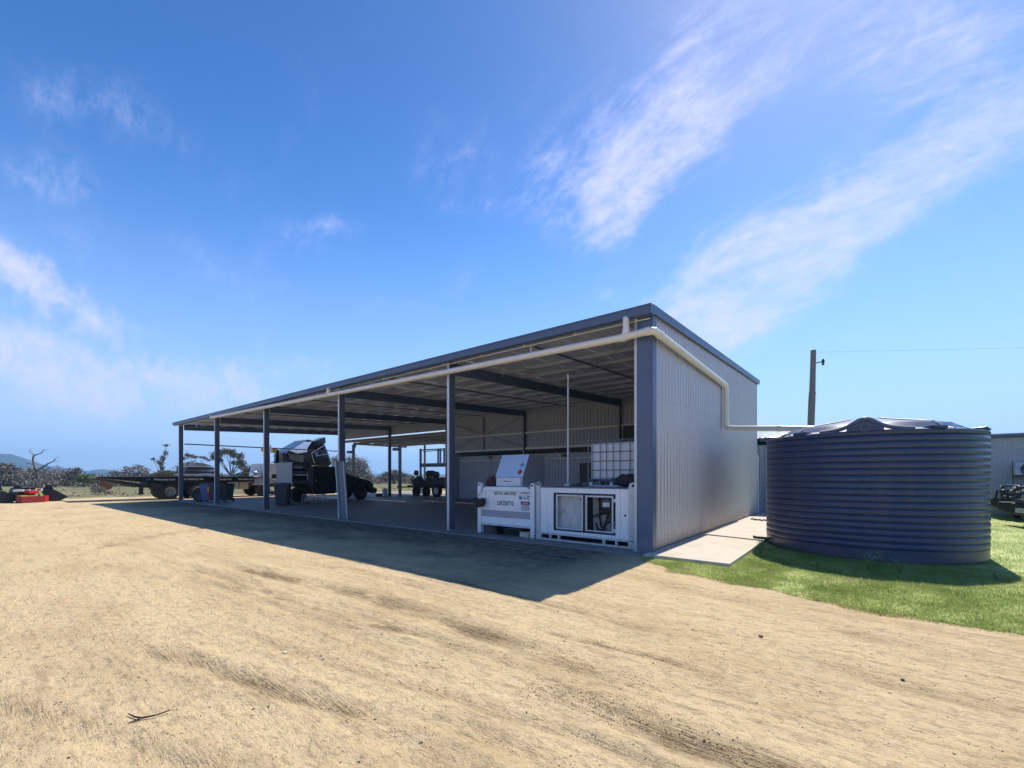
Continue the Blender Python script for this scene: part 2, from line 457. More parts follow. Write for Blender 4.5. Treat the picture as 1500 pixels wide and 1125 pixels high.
def text(name, s, size, loc, rot, mat, parent, sx=1.0, align='LEFT'):
    cu = bpy.data.curves.new(name, 'FONT'); cu.body = s; cu.size = size; cu.align_x = align; cu.extrude = .0008; cu.offset = size * .018
    cu.resolution_u = 3
    t = bpy.data.objects.new('tmp', cu)
    me = bpy.data.meshes.new_from_object(t); me.name = name
    bpy.data.objects.remove(t)
    me.materials.clear(); me.materials.append(mat)
    o = inst(name, me, parent, loc, rot); o.scale = (sx, 1, 1)
    return o


def fastmesh(name, V, F, mat, nper):
    me = bpy.data.meshes.new(name)
    nv, nf = len(V), len(F)
    me.vertices.add(nv); me.vertices.foreach_set('co', np.asarray(V, dtype=np.float32).ravel())
    me.loops.add(nf * nper); me.loops.foreach_set('vertex_index', np.asarray(F, dtype=np.int32).ravel())
    me.polygons.add(nf); me.polygons.foreach_set('loop_start', np.arange(0, nf * nper, nper, dtype=np.int32))
    me.polygons.foreach_set('loop_total', np.full(nf, nper, dtype=np.int32))
    me.update(calc_edges=True); me.validate()
    me.materials.append(mat)
    return me


# ------------------------------------------------------------------ value noise in numpy
def vnoise(x, y, seed=0):
    r = np.random.default_rng(seed).random((256, 256))
    xi = np.floor(x).astype(int); yi = np.floor(y).astype(int)
    fx = x - xi; fy = y - yi
    fx = fx * fx * (3 - 2 * fx); fy = fy * fy * (3 - 2 * fy)
    g = lambda a, b: r[a & 255, b & 255]
    return (g(xi, yi) * (1 - fx) + g(xi + 1, yi) * fx) * (1 - fy) + (g(xi, yi + 1) * (1 - fx) + g(xi + 1, yi + 1) * fx) * fy


def fbm(x, y, o=4, seed=0):
    s = 0; a = .5
    for i in range(o):
        s = s + a * (vnoise(x * 2 ** i, y * 2 ** i, seed + i) - .5); a *= .5
    return s


def segdist(X, Y, pts):
    d = np.full(X.shape, 1e9); tt = np.zeros(X.shape); sg = np.zeros(X.shape)
    L = 0
    tot_ = sum(math.dist(pts[i], pts[i + 1]) for i in range(len(pts) - 1))
    for i in range(len(pts) - 1):
        a = np.array(pts[i]); b_ = np.array(pts[i + 1]); l = math.dist(a, b_)
        ux, uy = (b_ - a) / l
        t = np.clip((X - a[0]) * ux + (Y - a[1]) * uy, 0, l)
        dx = X - a[0] - t * ux; dy = Y - a[1] - t * uy
        dd = np.sqrt(dx * dx + dy * dy)
        mk = dd < d
        d = np.where(mk, dd, d); tt = np.where(mk, (L + t) / tot_, tt); sg = np.where(mk, -dx * uy + dy * ux, sg)
        L += l
    return d, tt, sg


# ------------------------------------------------------------------ ground
def axis(lo, hi, step, far_lo, far_hi, g=1.09):
    a = list(np.arange(lo, hi, step)); s = step; x = a[-1]
    while x < far_hi: s *= g; x += s; a.append(x)
    s = step; x = a[0]; pre = []
    while x > far_lo: s *= g; x -= s; pre.append(x)
    return np.array(pre[::-1] + a)


xs = axis(-7.5, 6.2, .036, -2600, 1500)
ys = axis(-8.0, -1.0, .030, -1500, 2600)
GX, GY = np.meshgrid(xs, ys, indexing='xy')
nearw = np.exp(-np.maximum(0, np.hypot(GX - 1, GY + 5) - 9) / 6)
edgeY = np.interp(GX, [-40, .1, .45, 1.06, 2.06, 2.84, 3.74, 4.44, 7, 14], [-.45, -.45, -.75, -1.17, -1.46, -1.76, -1.86, -1.95, -2.15, -2.4])
yard = 1 / (1 + np.exp((GY - edgeY + .28) * 14))     # 1 in front of the shed
TR = [([(-6, -5.35), (-3.14, -5.19), (-1.86, -5.02), (-.27, -5.04), (1.17, -5.12), (2.2, -5.17)], .15, 1.0, .020),
      ([(.6, -4.62), (1.15, -4.65), (1.91, -4.62), (2.54, -4.72)], .05, .6, .010),
      ([(1.35, -5.62), (1.8, -5.62), (2.23, -5.60), (2.9, -5.62), (4.5, -5.65)], .13, 1.1, .022),
      ([(-2.4, -7.35), (-.83, -6.97), (.07, -6.74), (1.08, -6.66), (3, -6.5)], .10, .55, .014),
      ([(-2.2, -8.3), (-1.22, -8.0), (-.46, -7.71), (.41, -7.46), (1.4, -7.2)], .09, .55, .012),
      ([(-8.2, -6.9), (-8.95, -6.56), (-10.16, -5.58), (-11.34, -4.18), (-13, -2)], .16, .6, .02),
      ([(-2.19, -6.56), (-.55, -6.4), (.97, -6.15), (2.13, -5.93), (3.4, -5.9)], .06, .5, .010),
      ([(.2, -1.9), (1.23, -2.1), (2.2, -2.5), (3.17, -2.9), (5, -3.2)], .16, .35, .010),
      ([(2.2, -3.6), (2.72, -3.71), (3.38, -3.99), (4.05, -3.93), (6, -4)], .13, .4, .010),
      ([(-4.4, -4.5), (-2.5, -4.28), (-.6, -4.35)], .10, .45, .012),
      ([(-4.6, -6.1), (-2.9, -5.85), (-1.2, -5.8), (.3, -5.75)], .12, .35, .012),
      ([(-5, -3.6), (-2.2, -3.75), (.6, -3.9), (2.4, -4.1)], .09, .6, .010),
      ([(-7, -5.9), (-4, -5.75), (-1.5, -5.6), (.4, -5.45), (1.8, -5.38)], .08, .8, .014),
      ([(-1.5, -7.0), (0, -6.85), (1.4, -6.35), (2.2, -6.2)], .07, .6, .012),
      ([(-29, -8), (-27.6, -7.05), (-26.75, -5.84), (-25.99, -4.3), (-25, -2.8)], .35, .6, .03)]
H = .020 * fbm(GX * .45, GY * .8, 3, 1) + .008 * fbm(GX * 1.6, GY * 4.2, 4, 5) * nearw + .012 * fbm(GX * 6, GY * 9, 3, 9) * nearw + .006 * fbm(GX * 13, GY * 15, 2, 19) * nearw * np.clip(vnoise(GX * .9, GY * .9, 33) * 2 - .5, .2, 1)
TRK = np.zeros_like(GX)
wobx = .30 * fbm(GX * .9, GY * .9, 3, 21)
for pts, wd, st, dp in TR:
    d, tt, sg = segdist(GX, GY + wobx * .5, pts)
    end = np.clip(np.minimum(tt, 1 - tt) * 5, 0, 1)
    prof = np.exp(-(d / wd) ** 2)
    br = np.clip(.55 + 2.4 * fbm(GX * 2.5, GY * 6, 3, 31), 0, 1.2)
    TRK += prof * st * end * br
    H -= prof * dp * end * 1.15
    H += np.exp(-((d - wd * 1.7) / (wd * .6)) ** 2) * dp * .55 * end
    tread = np.sin(sg * 95 + 3 * fbm(GX * 3, GY * 3, 2, 41)) * .5 + .5
    H += prof * end * st * .006 * tread
TRK = np.clip(TRK, 0, 1) * yard
H = H * yard
lawn_mask = (GX > .1) & (GY > edgeY - .05)
H = np.where(lawn_mask | (GY > -.45), np.minimum(H * .3, 0) - .002, H)
H = np.where((GX < -35) & (GY < 60), H + .12 * fbm(GX * .12, GY * .12, 4, 77) * np.clip((-GX - 35) / 10, 0, 1), H)
apron_shade = np.clip(1.35 - (-GY - .35) / 2.6 + 1.1 * fbm(GX * .9, GY * 1.2, 4, 61), 0, 1) * (GX < .15) * (GX > -31) * (GY < .6)  # mask of gravel darkened where the shed's shade lies
apron_shade = np.where(GX > -.9, apron_shade * np.clip((.15 - GX) / 1.0, 0, 1), apron_shade)
nyy, nxx = GX.shape
V = np.stack([GX, GY, H], -1).reshape(-1, 3)
ii = np.arange(nyy * nxx).reshape(nyy, nxx)
F = np.stack([ii[:-1, :-1], ii[:-1, 1:], ii[1:, 1:], ii[1:, :-1]], -1).reshape(-1, 4)
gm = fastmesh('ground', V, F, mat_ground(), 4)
for nm, arr in (('track', TRK), ('apron_shade', apron_shade)):
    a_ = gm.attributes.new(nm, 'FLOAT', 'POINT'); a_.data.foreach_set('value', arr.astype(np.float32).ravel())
gm.polygons.foreach_set('use_smooth', np.ones(len(F), dtype=bool))
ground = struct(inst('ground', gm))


def ground_z(x, y):
    i = min(max(int(np.searchsorted(ys, y)), 0), nyy - 1); j = min(max(int(np.searchsorted(xs, x)), 0), nxx - 1)
    return float(H[i, j])


# pebbles and clods lying on the dirt: nobody could count them
def pebbles(name, n, smin, smax, mat, region, seed, flat=.6):
    rg = np.random.default_rng(seed)
    base = np.array([(1, 0, 0), (-.9, .1, 0), (0, 1, .1), (.1, -.95, 0), (0, 0, .8), (0, 0, -.8)])
    fc = np.array([(0, 2, 4), (2, 1, 4), (1, 3, 4), (3, 0, 4), (2, 0, 5), (1, 2, 5), (3, 1, 5), (0, 3, 5)])
    VV = []; FF = []
    x0, x1, y0, y1 = region; c = 0
    while c < n:
        x = rg.uniform(x0, x1); y = rg.uniform(y0, y1)
        d = math.hypot(x - 3.22, y + 8.165)
        if rg.random() > min(1, 4.0 / (d + .5)): continue
        if x > 0 and y > -1.2 - x * .28: continue
        if y > -.3: continue
        s = smin + (smax - smin) * rg.random() ** 3.2
        a = rg.uniform(0, 2 * pi)
        sc = np.array([s * rg.uniform(.7, 1.3), s * rg.uniform(.6, 1), s * flat * rg.uniform(.6, 1.2)])
        p = (base * rg.uniform(.75, 1.2, (6, 1))) * sc
        q = np.stack([p[:, 0] * cos(a) - p[:, 1] * sin(a) + x, p[:, 0] * sin(a) + p[:, 1] * cos(a) + y, p[:, 2] + ground_z(x, y) + s * .15], -1)
        VV.append(q); FF.append(fc + c * 6); c += 1
    return stuff(inst(name, fastmesh(name, np.concatenate(VV), np.concatenate(FF), mat, 3)))


pebbles('gravel', 14000, .0018, .009, pm('tan_gravel', (.48, .37, .25), .9, 0, .35, 9), (-9, 8, -8.2, -.4), 3)
pebbles('gravel', 3200, .002, .011, pm('dark_gravel', (.15, .11, .085), .9, 0, .3, 9), (-9, 8, -8.2, -.4), 4)
pebbles('gravel', 1500, .002, .010, pm('pale_gravel', (.72, .66, .56), .85, 0, .2, 9), (-9, 8, -8.2, -.4), 5)


def clods(name, n, mat, seed):
    rg = np.random.default_rng(seed)
    base = np.array([(1, 0, 0), (-.9, .1, 0), (0, 1, .1), (.1, -.95, 0), (0, 0, .8), (0, 0, -.8)])
    fc = np.array([(0, 2, 4), (2, 1, 4), (1, 3, 4), (3, 0, 4), (2, 0, 5), (1, 2, 5), (3, 1, 5), (0, 3, 5)])
    VV = []; FF = []; c = 0
    sel = [t_ for t_ in TR if t_[2] >= .4][:-1]
    while c < n:
        pts, wd, st, dp = sel[rg.integers(len(sel))] if rg.random() < .45 else sel[rg.choice([0, 2])]
        i = rg.integers(len(pts) - 1); t = rg.random(); x = pts[i][0] + (pts[i + 1][0] - pts[i][0]) * t; y = pts[i][1] + (pts[i + 1][1] - pts[i][1]) * t + rg.normal(0, wd * .75)
        s = .0015 + .0055 * rg.random() ** 3; a = rg.uniform(0, 2 * pi)
        p = base * rg.uniform(.7, 1.2, (6, 1)) * np.array([s * 1.3, s * .8, s * .7])
        VV.append(np.stack([p[:, 0] * cos(a) - p[:, 1] * sin(a) + x, p[:, 0] * sin(a) + p[:, 1] * cos(a) + y, p[:, 2] + ground_z(x, y) + s * .2], -1)); FF.append(fc + c * 6); c += 1
    return stuff(inst(name, fastmesh(name, np.concatenate(VV), np.concatenate(FF), mat, 3)))


clods('dirt_clods', 6000, pm('brown_clods', (.40, .29, .17), .95, 0, .35, 9), 8)
clods('dirt_clods', 7000, pm('tan_clods', (.62, .48, .30), .95, 0, .3, 9), 9)


def rock(x, y, s, mat, label, seed):
    random.seed(seed); bm = bmesh.new(); bmesh.ops.create_icosphere(bm, subdivisions=2, radius=s)
    for v in bm.verts: v.co *= random.uniform(.78, 1.15); v.co.z *= .65
    me = bpy.data.meshes.new('stone'); bm.to_mesh(me); bm.free(); me.materials.append(mat)
    tag(inst('stone', me, None, (x, y, ground_z(x, y) + s * .35)), label, 'stone')


rock(2.50, -3.53, .022, pm('red_brown_stone', (.20, .10, .07), .8), 'reddish brown stone lying alone on the dirt below the lawn edge', 1)
rock(3.47, -3.85, .013, pm('dark_stone', (.05, .045, .045), .8), 'small dark stone on the dirt towards the lower right of the yard', 2)
rock(-.62, -6.45, .020, pm('white_stone', (.6, .55, .5), .8), 'small pale stone on the open dirt left of the tyre marks', 3)
random.seed(9)
# the forked dry twig
tw = MB()
tw.tube([(-.36, -7.515, .014), (-.29, -7.50, .012), (-.235, -7.475, .012), (-.20, -7.41, .014), (-.19, -7.34, .02)], [.003, .005, .006, .005, .003], 6)
tw.tube([(-.235, -7.475, .012), (-.225, -7.51, .012), (-.235, -7.535, .01)], [.006, .005, .003], 6)
tag(tw.build('twig', pm('dark_twig', (.05, .04, .035), .8), smooth=True), 'dark forked dry twig lying on the bare dirt in the left foreground', 'twig')

# ------------------------------------------------------------------ lawn
LAWN = [(.16, -.42), (.45, -.75), (1.06, -1.17), (2.06, -1.46), (2.84, -1.76), (3.74, -1.86), (4.44, -1.95), (7, -2.15), (14, -2.4), (60, -2.2), (60, 40), (1.50, 40), (.25, 40), (.25, 11.3), (1.5, 11.3), (1.5, -.35), (.2, -.35)]
bm = bmesh.new()
edge = []
for i, (x, y) in enumerate(LAWN):
    x2, y2 = LAWN[(i + 1) % len(LAWN)]
    n = max(1, int(math.dist((x, y), (x2, y2)) / .08)) if i < 8 else 1
    for k_ in range(n):
        t = k_ / n; px, py = x + (x2 - x) * t, y + (y2 - y) * t
        if i < 8: py += float(.22 * fbm(np.array([px * 3.0]), np.array([7.0]), 5, 2)[0])
        edge.append(bm.verts.new((px, py, .004)))
bm.faces.new(edge); bmesh.ops.triangulate(bm, faces=bm.faces)
lm = bpy.data.meshes.new('lawn'); bm.to_mesh(lm); bm.free(); lm.materials.append(mat_lawn('lawn_soil_green'))
struct(inst('lawn', lm))
TX, TY, TRAD, TZ = 3.308, 3.472, 1.757, 2.30


def lawn_edge_y(x):
    for (a, b_) in zip(LAWN[:9], LAWN[1:10]):
        if a[0] <= x <= b_[0]: return a[1] + (b_[1] - a[1]) * (x - a[0]) / (b_[0] - a[0])
    return -2.3


def grass_blades(n, hmin, hmax, wid, reg, seed, margin=.12):
    rg = np.random.default_rng(seed)
    x0, x1, y0, y1 = reg
    xx = rg.uniform(x0, x1, n * 2); yy = rg.uniform(y0, y1, n * 2)
    ly = np.interp(xx, [p[0] for p in LAWN[:10]], [p[1] for p in LAWN[:10]])
    d = np.hypot(xx - 3.22, yy + 8.165)
    cover = vnoise(xx * 5, yy * 5, 8)
    rag = .5 * fbm(xx * 2.2, yy * 2.2, 4, 12) - .05 * rg.random(n * 2) ** 2
    ok = (yy > ly - margin + rag) & (np.hypot(xx - TX, yy - TY) > TRAD - .02) & ~((xx < 1.57) & (yy > -.36)) & (rg.random(n * 2) < np.clip(7.0 / d, 0, 1) ** 1.3 * (.45 + cover))
    xx = xx[ok][:n]; yy = yy[ok][:n]; m_ = len(xx)
    a = rg.uniform(0, 2 * pi, m_); h = rg.uniform(hmin, hmax, m_) * (.6 + .8 * vnoise(xx * 2.4, yy * 2.4, 15))
    ln = rg.normal(0, .55, (m_, 2)) * h[:, None]
    wx = np.cos(a) * wid; wy = np.sin(a) * wid
    z0 = np.full(m_, .008)
    P0 = np.stack([xx - wx, yy - wy, z0], -1); P1 = np.stack([xx + wx, yy + wy, z0], -1); P2 = np.stack([xx + ln[:, 0], yy + ln[:, 1], h], -1)
    VV = np.stack([P0, P1, P2], 1).reshape(-1, 3)
    return VV, np.arange(m_ * 3).reshape(-1, 3)


bl = mat_lawn('grass_blades', True)
V1, F1 = grass_blades(150000, .012, .040, .0032, (.1, 6.5, -2.6, 2.0), 1)
V2, F2 = grass_blades(110000, .02, .05, .005, (1.5, 12, -2.6, 16), 2)
stuff(inst('grass', fastmesh('grass', np.concatenate([V1, V2]), np.concatenate([F1, F2 + len(V1)]), bl, 3)))


# weeds by the tank
def weed(x, y, h, n, mat, label, seed):
    random.seed(seed); t = thing('weed', label, 'weed', (x, y, .01), 0, 'weeds on the lawn round the tank')
    st = MB(); lf = MB()
    for i in range(n):
        a = random.uniform(0, 2 * pi); l = random.uniform(.5, 1) * h; lean = random.uniform(.2, .7)
        top = Vector((cos(a) * l * lean, sin(a) * l * lean, l)); mid = top * .5 + Vector((0, 0, l * .14))
        st.tube([(0, 0, 0), mid, top], [.003, .0025, .001], 4)
        for k_ in range(4):
            p = top * random.uniform(.35, 1); b_ = random.uniform(0, 2 * pi); L_ = random.uniform(.25, .45) * h * .5
            dx, dy = cos(b_), sin(b_)
            q = [(p.x, p.y, p.z), (p.x + dx * L_ * .5 - dy * L_ * .17, p.y + dy * L_ * .5 + dx * L_ * .17, p.z + .25 * L_), (p.x + dx * L_, p.y + dy * L_, p.z + .1 * L_), (p.x + dx * L_ * .5 + dy * L_ * .17, p.y + dy * L_ * .5 - dx * L_ * .17, p.z + .2 * L_)]
            lf.add(q, [(0, 1, 2, 3)])
    stuff(st.build('stem', greenm, t)); stuff(lf.build('leaf_cluster', mat, t))


weedm = mat_foliage('weed_leaves', (.20, .30, .07), (.34, .44, .13), (.45, .50, .20), 3)
whitem = mat_foliage('white_weed_leaves', (.5, .5, .48), (.7, .7, .68), (.8, .8, .8), 3)
weed(1.66, 1.95, .30, 10, dryg, 'dry brown weed tuft at the left foot of the dark water tank beside the path', 1)
weed(1.75, 1.25, .30, 10, weedm, 'green weed in the tank shade near the concrete path corner', 2)
weed(3.38, 1.40, .22, 7, whitem, 'weed with white leaves against the front foot of the water tank', 3)
weed(3.33, .75, .28, 12, weedm, 'tall light green weed clump on the lawn before the middle of the tank', 4)
weed(3.70, .72, .25, 11, weedm, 'bushy green weed just right of the tall clump before the tank', 5)
weed(2.7, .55, .20, 8, weedm, 'low green weed at the shadow edge left of centre before the tank', 6)
weed(4.75, 1.0, .20, 8, weedm, 'small green weed on the lawn at the right part of the tank shadow', 7)

# ------------------------------------------------------------------ concrete path and floor
path = bpy.data.objects.new('concrete_path', None); COL.objects.link(path); struct(path)
for (a, b_) in ((-.34, 3.02), (3.035, 6.5), (6.515, 9.9), (9.915, 11.65)):
    B(.262, 1.56, a, b_, -.05, .062).build('slab', conc, path, bevel=.008)
B(.10, .25, -.36, 11.6, -.05, .056).build('edge_strip', conc, path, bevel=.006)
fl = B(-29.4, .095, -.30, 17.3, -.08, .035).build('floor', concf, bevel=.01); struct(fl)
hs_ = MB(); pts = []
for i in range(40):
    t = i / 39; pts.append((.45 + .75 * t, 7.9 + .08 * sin(t * 25) - .3 * t, .085 + .015 * sin(t * 40)))
hs_.tube(pts, .022, 8)
tag(hs_.build('hose', blk, smooth=True), 'short black corrugated hose lying on the concrete path beside the tank', 'hose')

# ------------------------------------------------------------------ machinery shed
SX = [0.0, -5.46, -10.96, -17.0, -22.9, -28.9]
YB = 10.9
SL = .0425
def rz(y): return 4.66 + SL * (y + .25)          # top of roof sheet line
shed = thing('machinery_shed', 'long open fronted steel machinery shed with skillion roof and corrugated side wall', 'shed')


def ribs(L, pitch, dep, crest, valley_first=True):
    """profile points (u, h) of a trapezoid sheet"""
    pts = [(0, 0)]; u = 0
    sl = dep * .75
    while u + pitch <= L + 1e-6:
        c = u + pitch / 2
        pts += [(c - crest / 2 - sl, 0), (c - crest / 2, dep), (c + crest / 2, dep), (c + crest / 2 + sl, 0), (u + pitch, 0)]
        u += pitch
    return pts


def sheet_mesh(name, prof, mapf, mat):
    """prof list of (u,h); mapf(u,h,end)->xyz; thin double-ended strip"""
    vs = []; fs = []
    for u, h in prof: vs.append(mapf(u, h, 0)); vs.append(mapf(u, h, 1))
    for i in range(len(prof) - 1): fs.append((2 * i, 2 * i + 2, 2 * i + 3, 2 * i + 1))
    me = bpy.data.meshes.new(name); me.from_pydata(vs, [], fs); me.materials.append(mat)
    return me


# side wall, ribs standing out towards +X
PW = .76
pr = ribs(PW, .19, .040, .034)
y = .165; i = 0
while y < YB - .02:
    wdt = min(PW, YB - y); p_ = [(u, h) for u, h in pr if u <= wdt + 1e-4]
    off = .0025 * (i % 2)
    me = sheet_mesh('wall_sheet', p_, lambda u, h, e, y=y, off=off: (.100 + h + off, y + u, .075 if e == 0 else rz(y + u) - .03), zinc)
    inst('wall_sheet', me, shed); y += PW; i += 1
# screws
sc = MB()
for zz in (.22, 1.15, 2.1, 3.05, 4.0, 4.5):
    yy = .165 + .095
    while yy < YB:
        sc.box(.138, .147, yy - .007, yy + .007, zz - .007, zz + .007); yy += .19
stuff(sc.build('screw_row', galv_dark, shed))
sc = MB()
for zz in (.22, 1.15, 2.1, 3.05, 4.0):
    sc.box(.158, .166, -.0, .0, 0, 0)
# back wall upper sheets (between X=-17 and 0) and strip in the open bays; ribs towards +Y
pr2 = ribs(PW, .19, .026, .035)
xx = -16.98
while xx < -.02:
    z0 = 2.945 if xx < -5.3 else 3.86
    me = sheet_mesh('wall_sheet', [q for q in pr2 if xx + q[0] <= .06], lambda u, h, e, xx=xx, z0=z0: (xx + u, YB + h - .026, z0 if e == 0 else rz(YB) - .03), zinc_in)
    inst('wall_sheet', me, shed); xx += PW
xx = -28.9
pm_strip = None
while xx < -17.1:
    wd_ = min(PW, -17.0 - xx)
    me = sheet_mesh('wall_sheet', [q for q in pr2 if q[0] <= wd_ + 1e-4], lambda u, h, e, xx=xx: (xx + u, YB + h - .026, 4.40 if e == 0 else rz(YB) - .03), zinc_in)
    inst('wall_sheet', me, shed); xx += PW
# roof sheets, ribs up
n_sh = 38; rw = 29.24 / n_sh
prr = ribs(rw, rw / 4, .028, .03)
rme = sheet_mesh('roof_sheet', prr, lambda u, h, e: (u, 0 if e == 0 else 11.25, h + (0 if e == 0 else 11.25 * SL)), pm('roof_zincalume', (.60, .65, .74), .5, .0, .08, 1.2, fine=.05))
for i in range(n_sh):
    inst('roof_sheet', rme, shed, (-29.12 + i * rw, -.2, 4.632 + .0015 * (i % 2)))
# purlins (Z section) along X
pz = MB(); pz.prism([(0, 0), (.05, 0), (.05, .004), (.004, .004), (.004, .10), (-.046, .10), (-.046, .096), (0, .096)], -28.95, .05, 'x')
pme = pz.mesh('purlin', zinc_in)
NP = 11
for i in range(NP):
    yy = .12 + i * (YB - .3) / (NP - 1)
    inst('purlin', pme, shed, (0, yy, rz(yy) - .135))
# rafters
for i, X in enumerate(SX):
    rb = MB(); w_ = .075
    x0, x1 = (X - w_ - .03, X - .03) if i == 0 else (X - w_ / 2, X + w_ / 2)
    zt = lambda y_: rz(y_) - .12
    rb.prism([(.26, zt(.26) - .30), (YB - .20, zt(YB) - .30), (YB - .20, zt(YB)), (.26, zt(.26))], x0, x1, 'x')
    rb.build('rafter', flash if i else galv_dark, shed, bevel=.006)
# front and back columns: C sections, flange towards the yard
def column(X, y0, y1, top, fw=.10):
    m = MB(); t = .006
    m.prism([(X - fw / 2, y0), (X + fw / 2 - .008, y0), (X + fw / 2 - .008, y0 + t), (X - fw / 2, y0 + t)], .035, top, 'z')
    m.prism([(X - fw / 2, y1 - t), (X + fw / 2 - .008, y1 - t), (X + fw / 2 - .008, y1), (X - fw / 2, y1)], .035, top, 'z')
    m.prism([(X - fw / 2, y0 + t), (X - fw / 2 + t, y0 + t), (X - fw / 2 + t, y0 + .03), (X - fw / 2, y0 + .03)], .035, top, 'z')
    m.box(X - fw / 2 - .02, X + fw / 2 + .03, y0 - .01, y1 + .02, .035, .047)
    return m
def web(X, y0, y1, top, par, fw=.10):
    B(X + fw / 2 - .0075, X + fw / 2, y0, y1, .048, top).build('web', galv_shade, par)
galv_shade = pm('web_shade_blue', (.10, .125, .175), .5, .1, .12, 4, dirt=(.2, .17, .14), dirtamt=.25)  # galvanised web in dark blue-grey, its shade put into the colour
for X in SX[1:]:
    c_ = column(X, 0, .21, rz(.1) - .05, .095).build('column', galv, shed); web(X, 0, .21, rz(.1) - .05, c_, .095)
    bl_ = MB()
    for zz in (.16, 1.2, 2.4, 3.6):
        bl_.lathe([(.012, 0), (.012, .012)], 6, axis='y', c=(X - .018, -.012, zz))
    bl_.build('bolt_row', galv_dark, c_)
for X in SX[1:]:
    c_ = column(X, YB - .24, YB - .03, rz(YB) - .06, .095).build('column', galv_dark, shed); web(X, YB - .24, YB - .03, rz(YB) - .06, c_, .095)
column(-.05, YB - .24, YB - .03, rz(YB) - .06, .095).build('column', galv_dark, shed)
# corner post with blue-grey cover flashing
column(-.185, -.005, .20, 4.50, .06).build('column', galv, shed)
B(-.150, .128, -.022, .0, .02, 4.52).build('corner_flashing', flash, shed, bevel=.003)
B(.129, .160, -.022, .17, .02, 4.55).build('corner_trim', flash, shed, bevel=.003)
for zz in np.arange(.3, 4.4, .45):
    pass
# fascia gutter at the front (hollow trough), barge capping along the side, soffit rail
g_ = MB(); g_.prism([(-.245, 4.52), (-.10, 4.52), (-.10, 4.535), (-.232, 4.535), (-.232, 4.672), (-.215, 4.672), (-.215, 4.690), (-.262, 4.690), (-.262, 4.66), (-.245, 4.65)], -29.16, .205, 'x')
g_.build('gutter', flash, shed)
B(.203, .212, -.262, -.09, 4.515, 4.692).build('gutter_end', flash, shed)
bg_ = MB(); bg_.prism([(-.09, rz(-.09) - .115), (11.08, rz(11.08) - .115), (11.08, rz(11.08) + .045), (-.09, rz(-.09) + .045)], .185, .197, 'x')
bg_.prism([(-.09, rz(-.09) + .046), (11.08, rz(11.08) + .046), (11.08, rz(11.08) + .055), (-.09, rz(-.09) + .055)], .03, .20, 'x')
bg_.build('barge_capping', flash, shed)
bl2 = MB(); bl2.prism([(-.09, rz(-.09) - .115), (11.08, rz(11.08) - .115), (11.08, rz(11.08) + .05), (-.09, rz(-.09) + .05)], -29.2, -29.19, 'x')
bl2.build('barge_capping', flash, shed)
B(-29.15, .15, YB + .02, YB + .10, rz(YB) - .12, rz(YB) + .05).build('rear_capping', flash, shed)
ev = MB(); ev.tube([(-29.0, -.07, 4.478), (.12, -.07, 4.478)], .011, 6); ev.build('eave_conduit', pvc, shed)
cb = MB()
for x_ in np.arange(-28.5, 0, 1.35): cb.box(x_ - .02, x_ + .02, -.085, -.055, 4.475, 4.52)
stuff(cb.build('conduit_clips', pvc, shed))
# bridging at mid bay and diagonal rods under the roof
for a_, b_ in zip(SX[:-1], SX[1:]):
    m = (a_ + b_) / 2
    br_ = MB(); br_.prism([(.2, rz(.2) - .18), (YB - .2, rz(YB) - .18), (YB - .2, rz(YB) - .14), (.2, rz(.2) - .14)], m - .02, m + .02, 'x')
    br_.build('bridging_bar', flash, shed)
    B(m - .02, m + .02, .03, .07, 4.24, 4.50).build('hanger', galv, shed)
for (a_, b_) in ((0, -5.46), (-10.96, -17.0), (-22.9, -28.9)):
    r_ = MB()
    r_.tube([(a_ - .05, .3, rz(.3) - .28), (b_ + .05, 5.4, rz(5.4) - .28)], .012, 6)
    r_.tube([(b_ + .05, .3, rz(.3) - .26), (a_ - .05, 5.4, rz(5.4) - .26)], .012, 6)
    r_.build('bracing_rod', galv_dark, shed)
# girts on the back wall
for a_, b_ in ((-5.46, -10.96), (-10.96, -17.0)):
    for zz, mt in ((3.82, galv), (2.975, galv)):
        g2 = MB(); g2.prism([(YB - .16, zz - .055), (YB - .03, zz - .055), (YB - .03, zz - .045), (YB - .15, zz - .045), (YB - .15, zz + .05), (YB - .16, zz + .05)], b_ + .06, a_ - .06, 'x')
        g2.build('girt', mt, shed)
g2 = MB().box(-5.4, -.1, YB - .16, YB - .03, 3.80, 3.86); g2.build('girt', galv, shed)
for zz in (1.1, 2.1, 3.05, 4.0):
    B(-.06, .09, .22, YB - .3, zz - .03, zz + .03).build('girt', galv_dark, shed)
B(-13.98 - .04, -13.98 + .04, YB - .13, YB - .03, 2.98, 4.9).build('mullion', galv_dark, shed)
for (p, q) in (((-16.9, 4.75), (-11.06, 3.05)), ((-16.9, 3.05), (-11.06, 4.75))):
    st_ = MB(); st_.tube([(p[0], YB - .19, p[1]), (q[0], YB - .19, q[1])], .028, 4); st_.build('wall_brace', galv, shed)
# dark roller door in the last back bay
rd = thing('roller_door', 'dark roller door closing the last bay at the back of the shed', 'door', (-2.7, YB - .06, .04))
for k_ in range(40):
    zz = k_ * .094
    m = MB(); m.prism([(-.02, zz), (.0, zz + .012), (.0, zz + .08), (-.02, zz + .092), (.012, zz + .092), (.012, zz)], -2.62, 2.5, 'x')
    m.build('slat', dgrey, rd)
# tie rail at the far end, seen against the sky
B(-29.0, -28.94, .3, YB - .3, 3.40, 3.47).build('end_rail', galv_dark, shed)
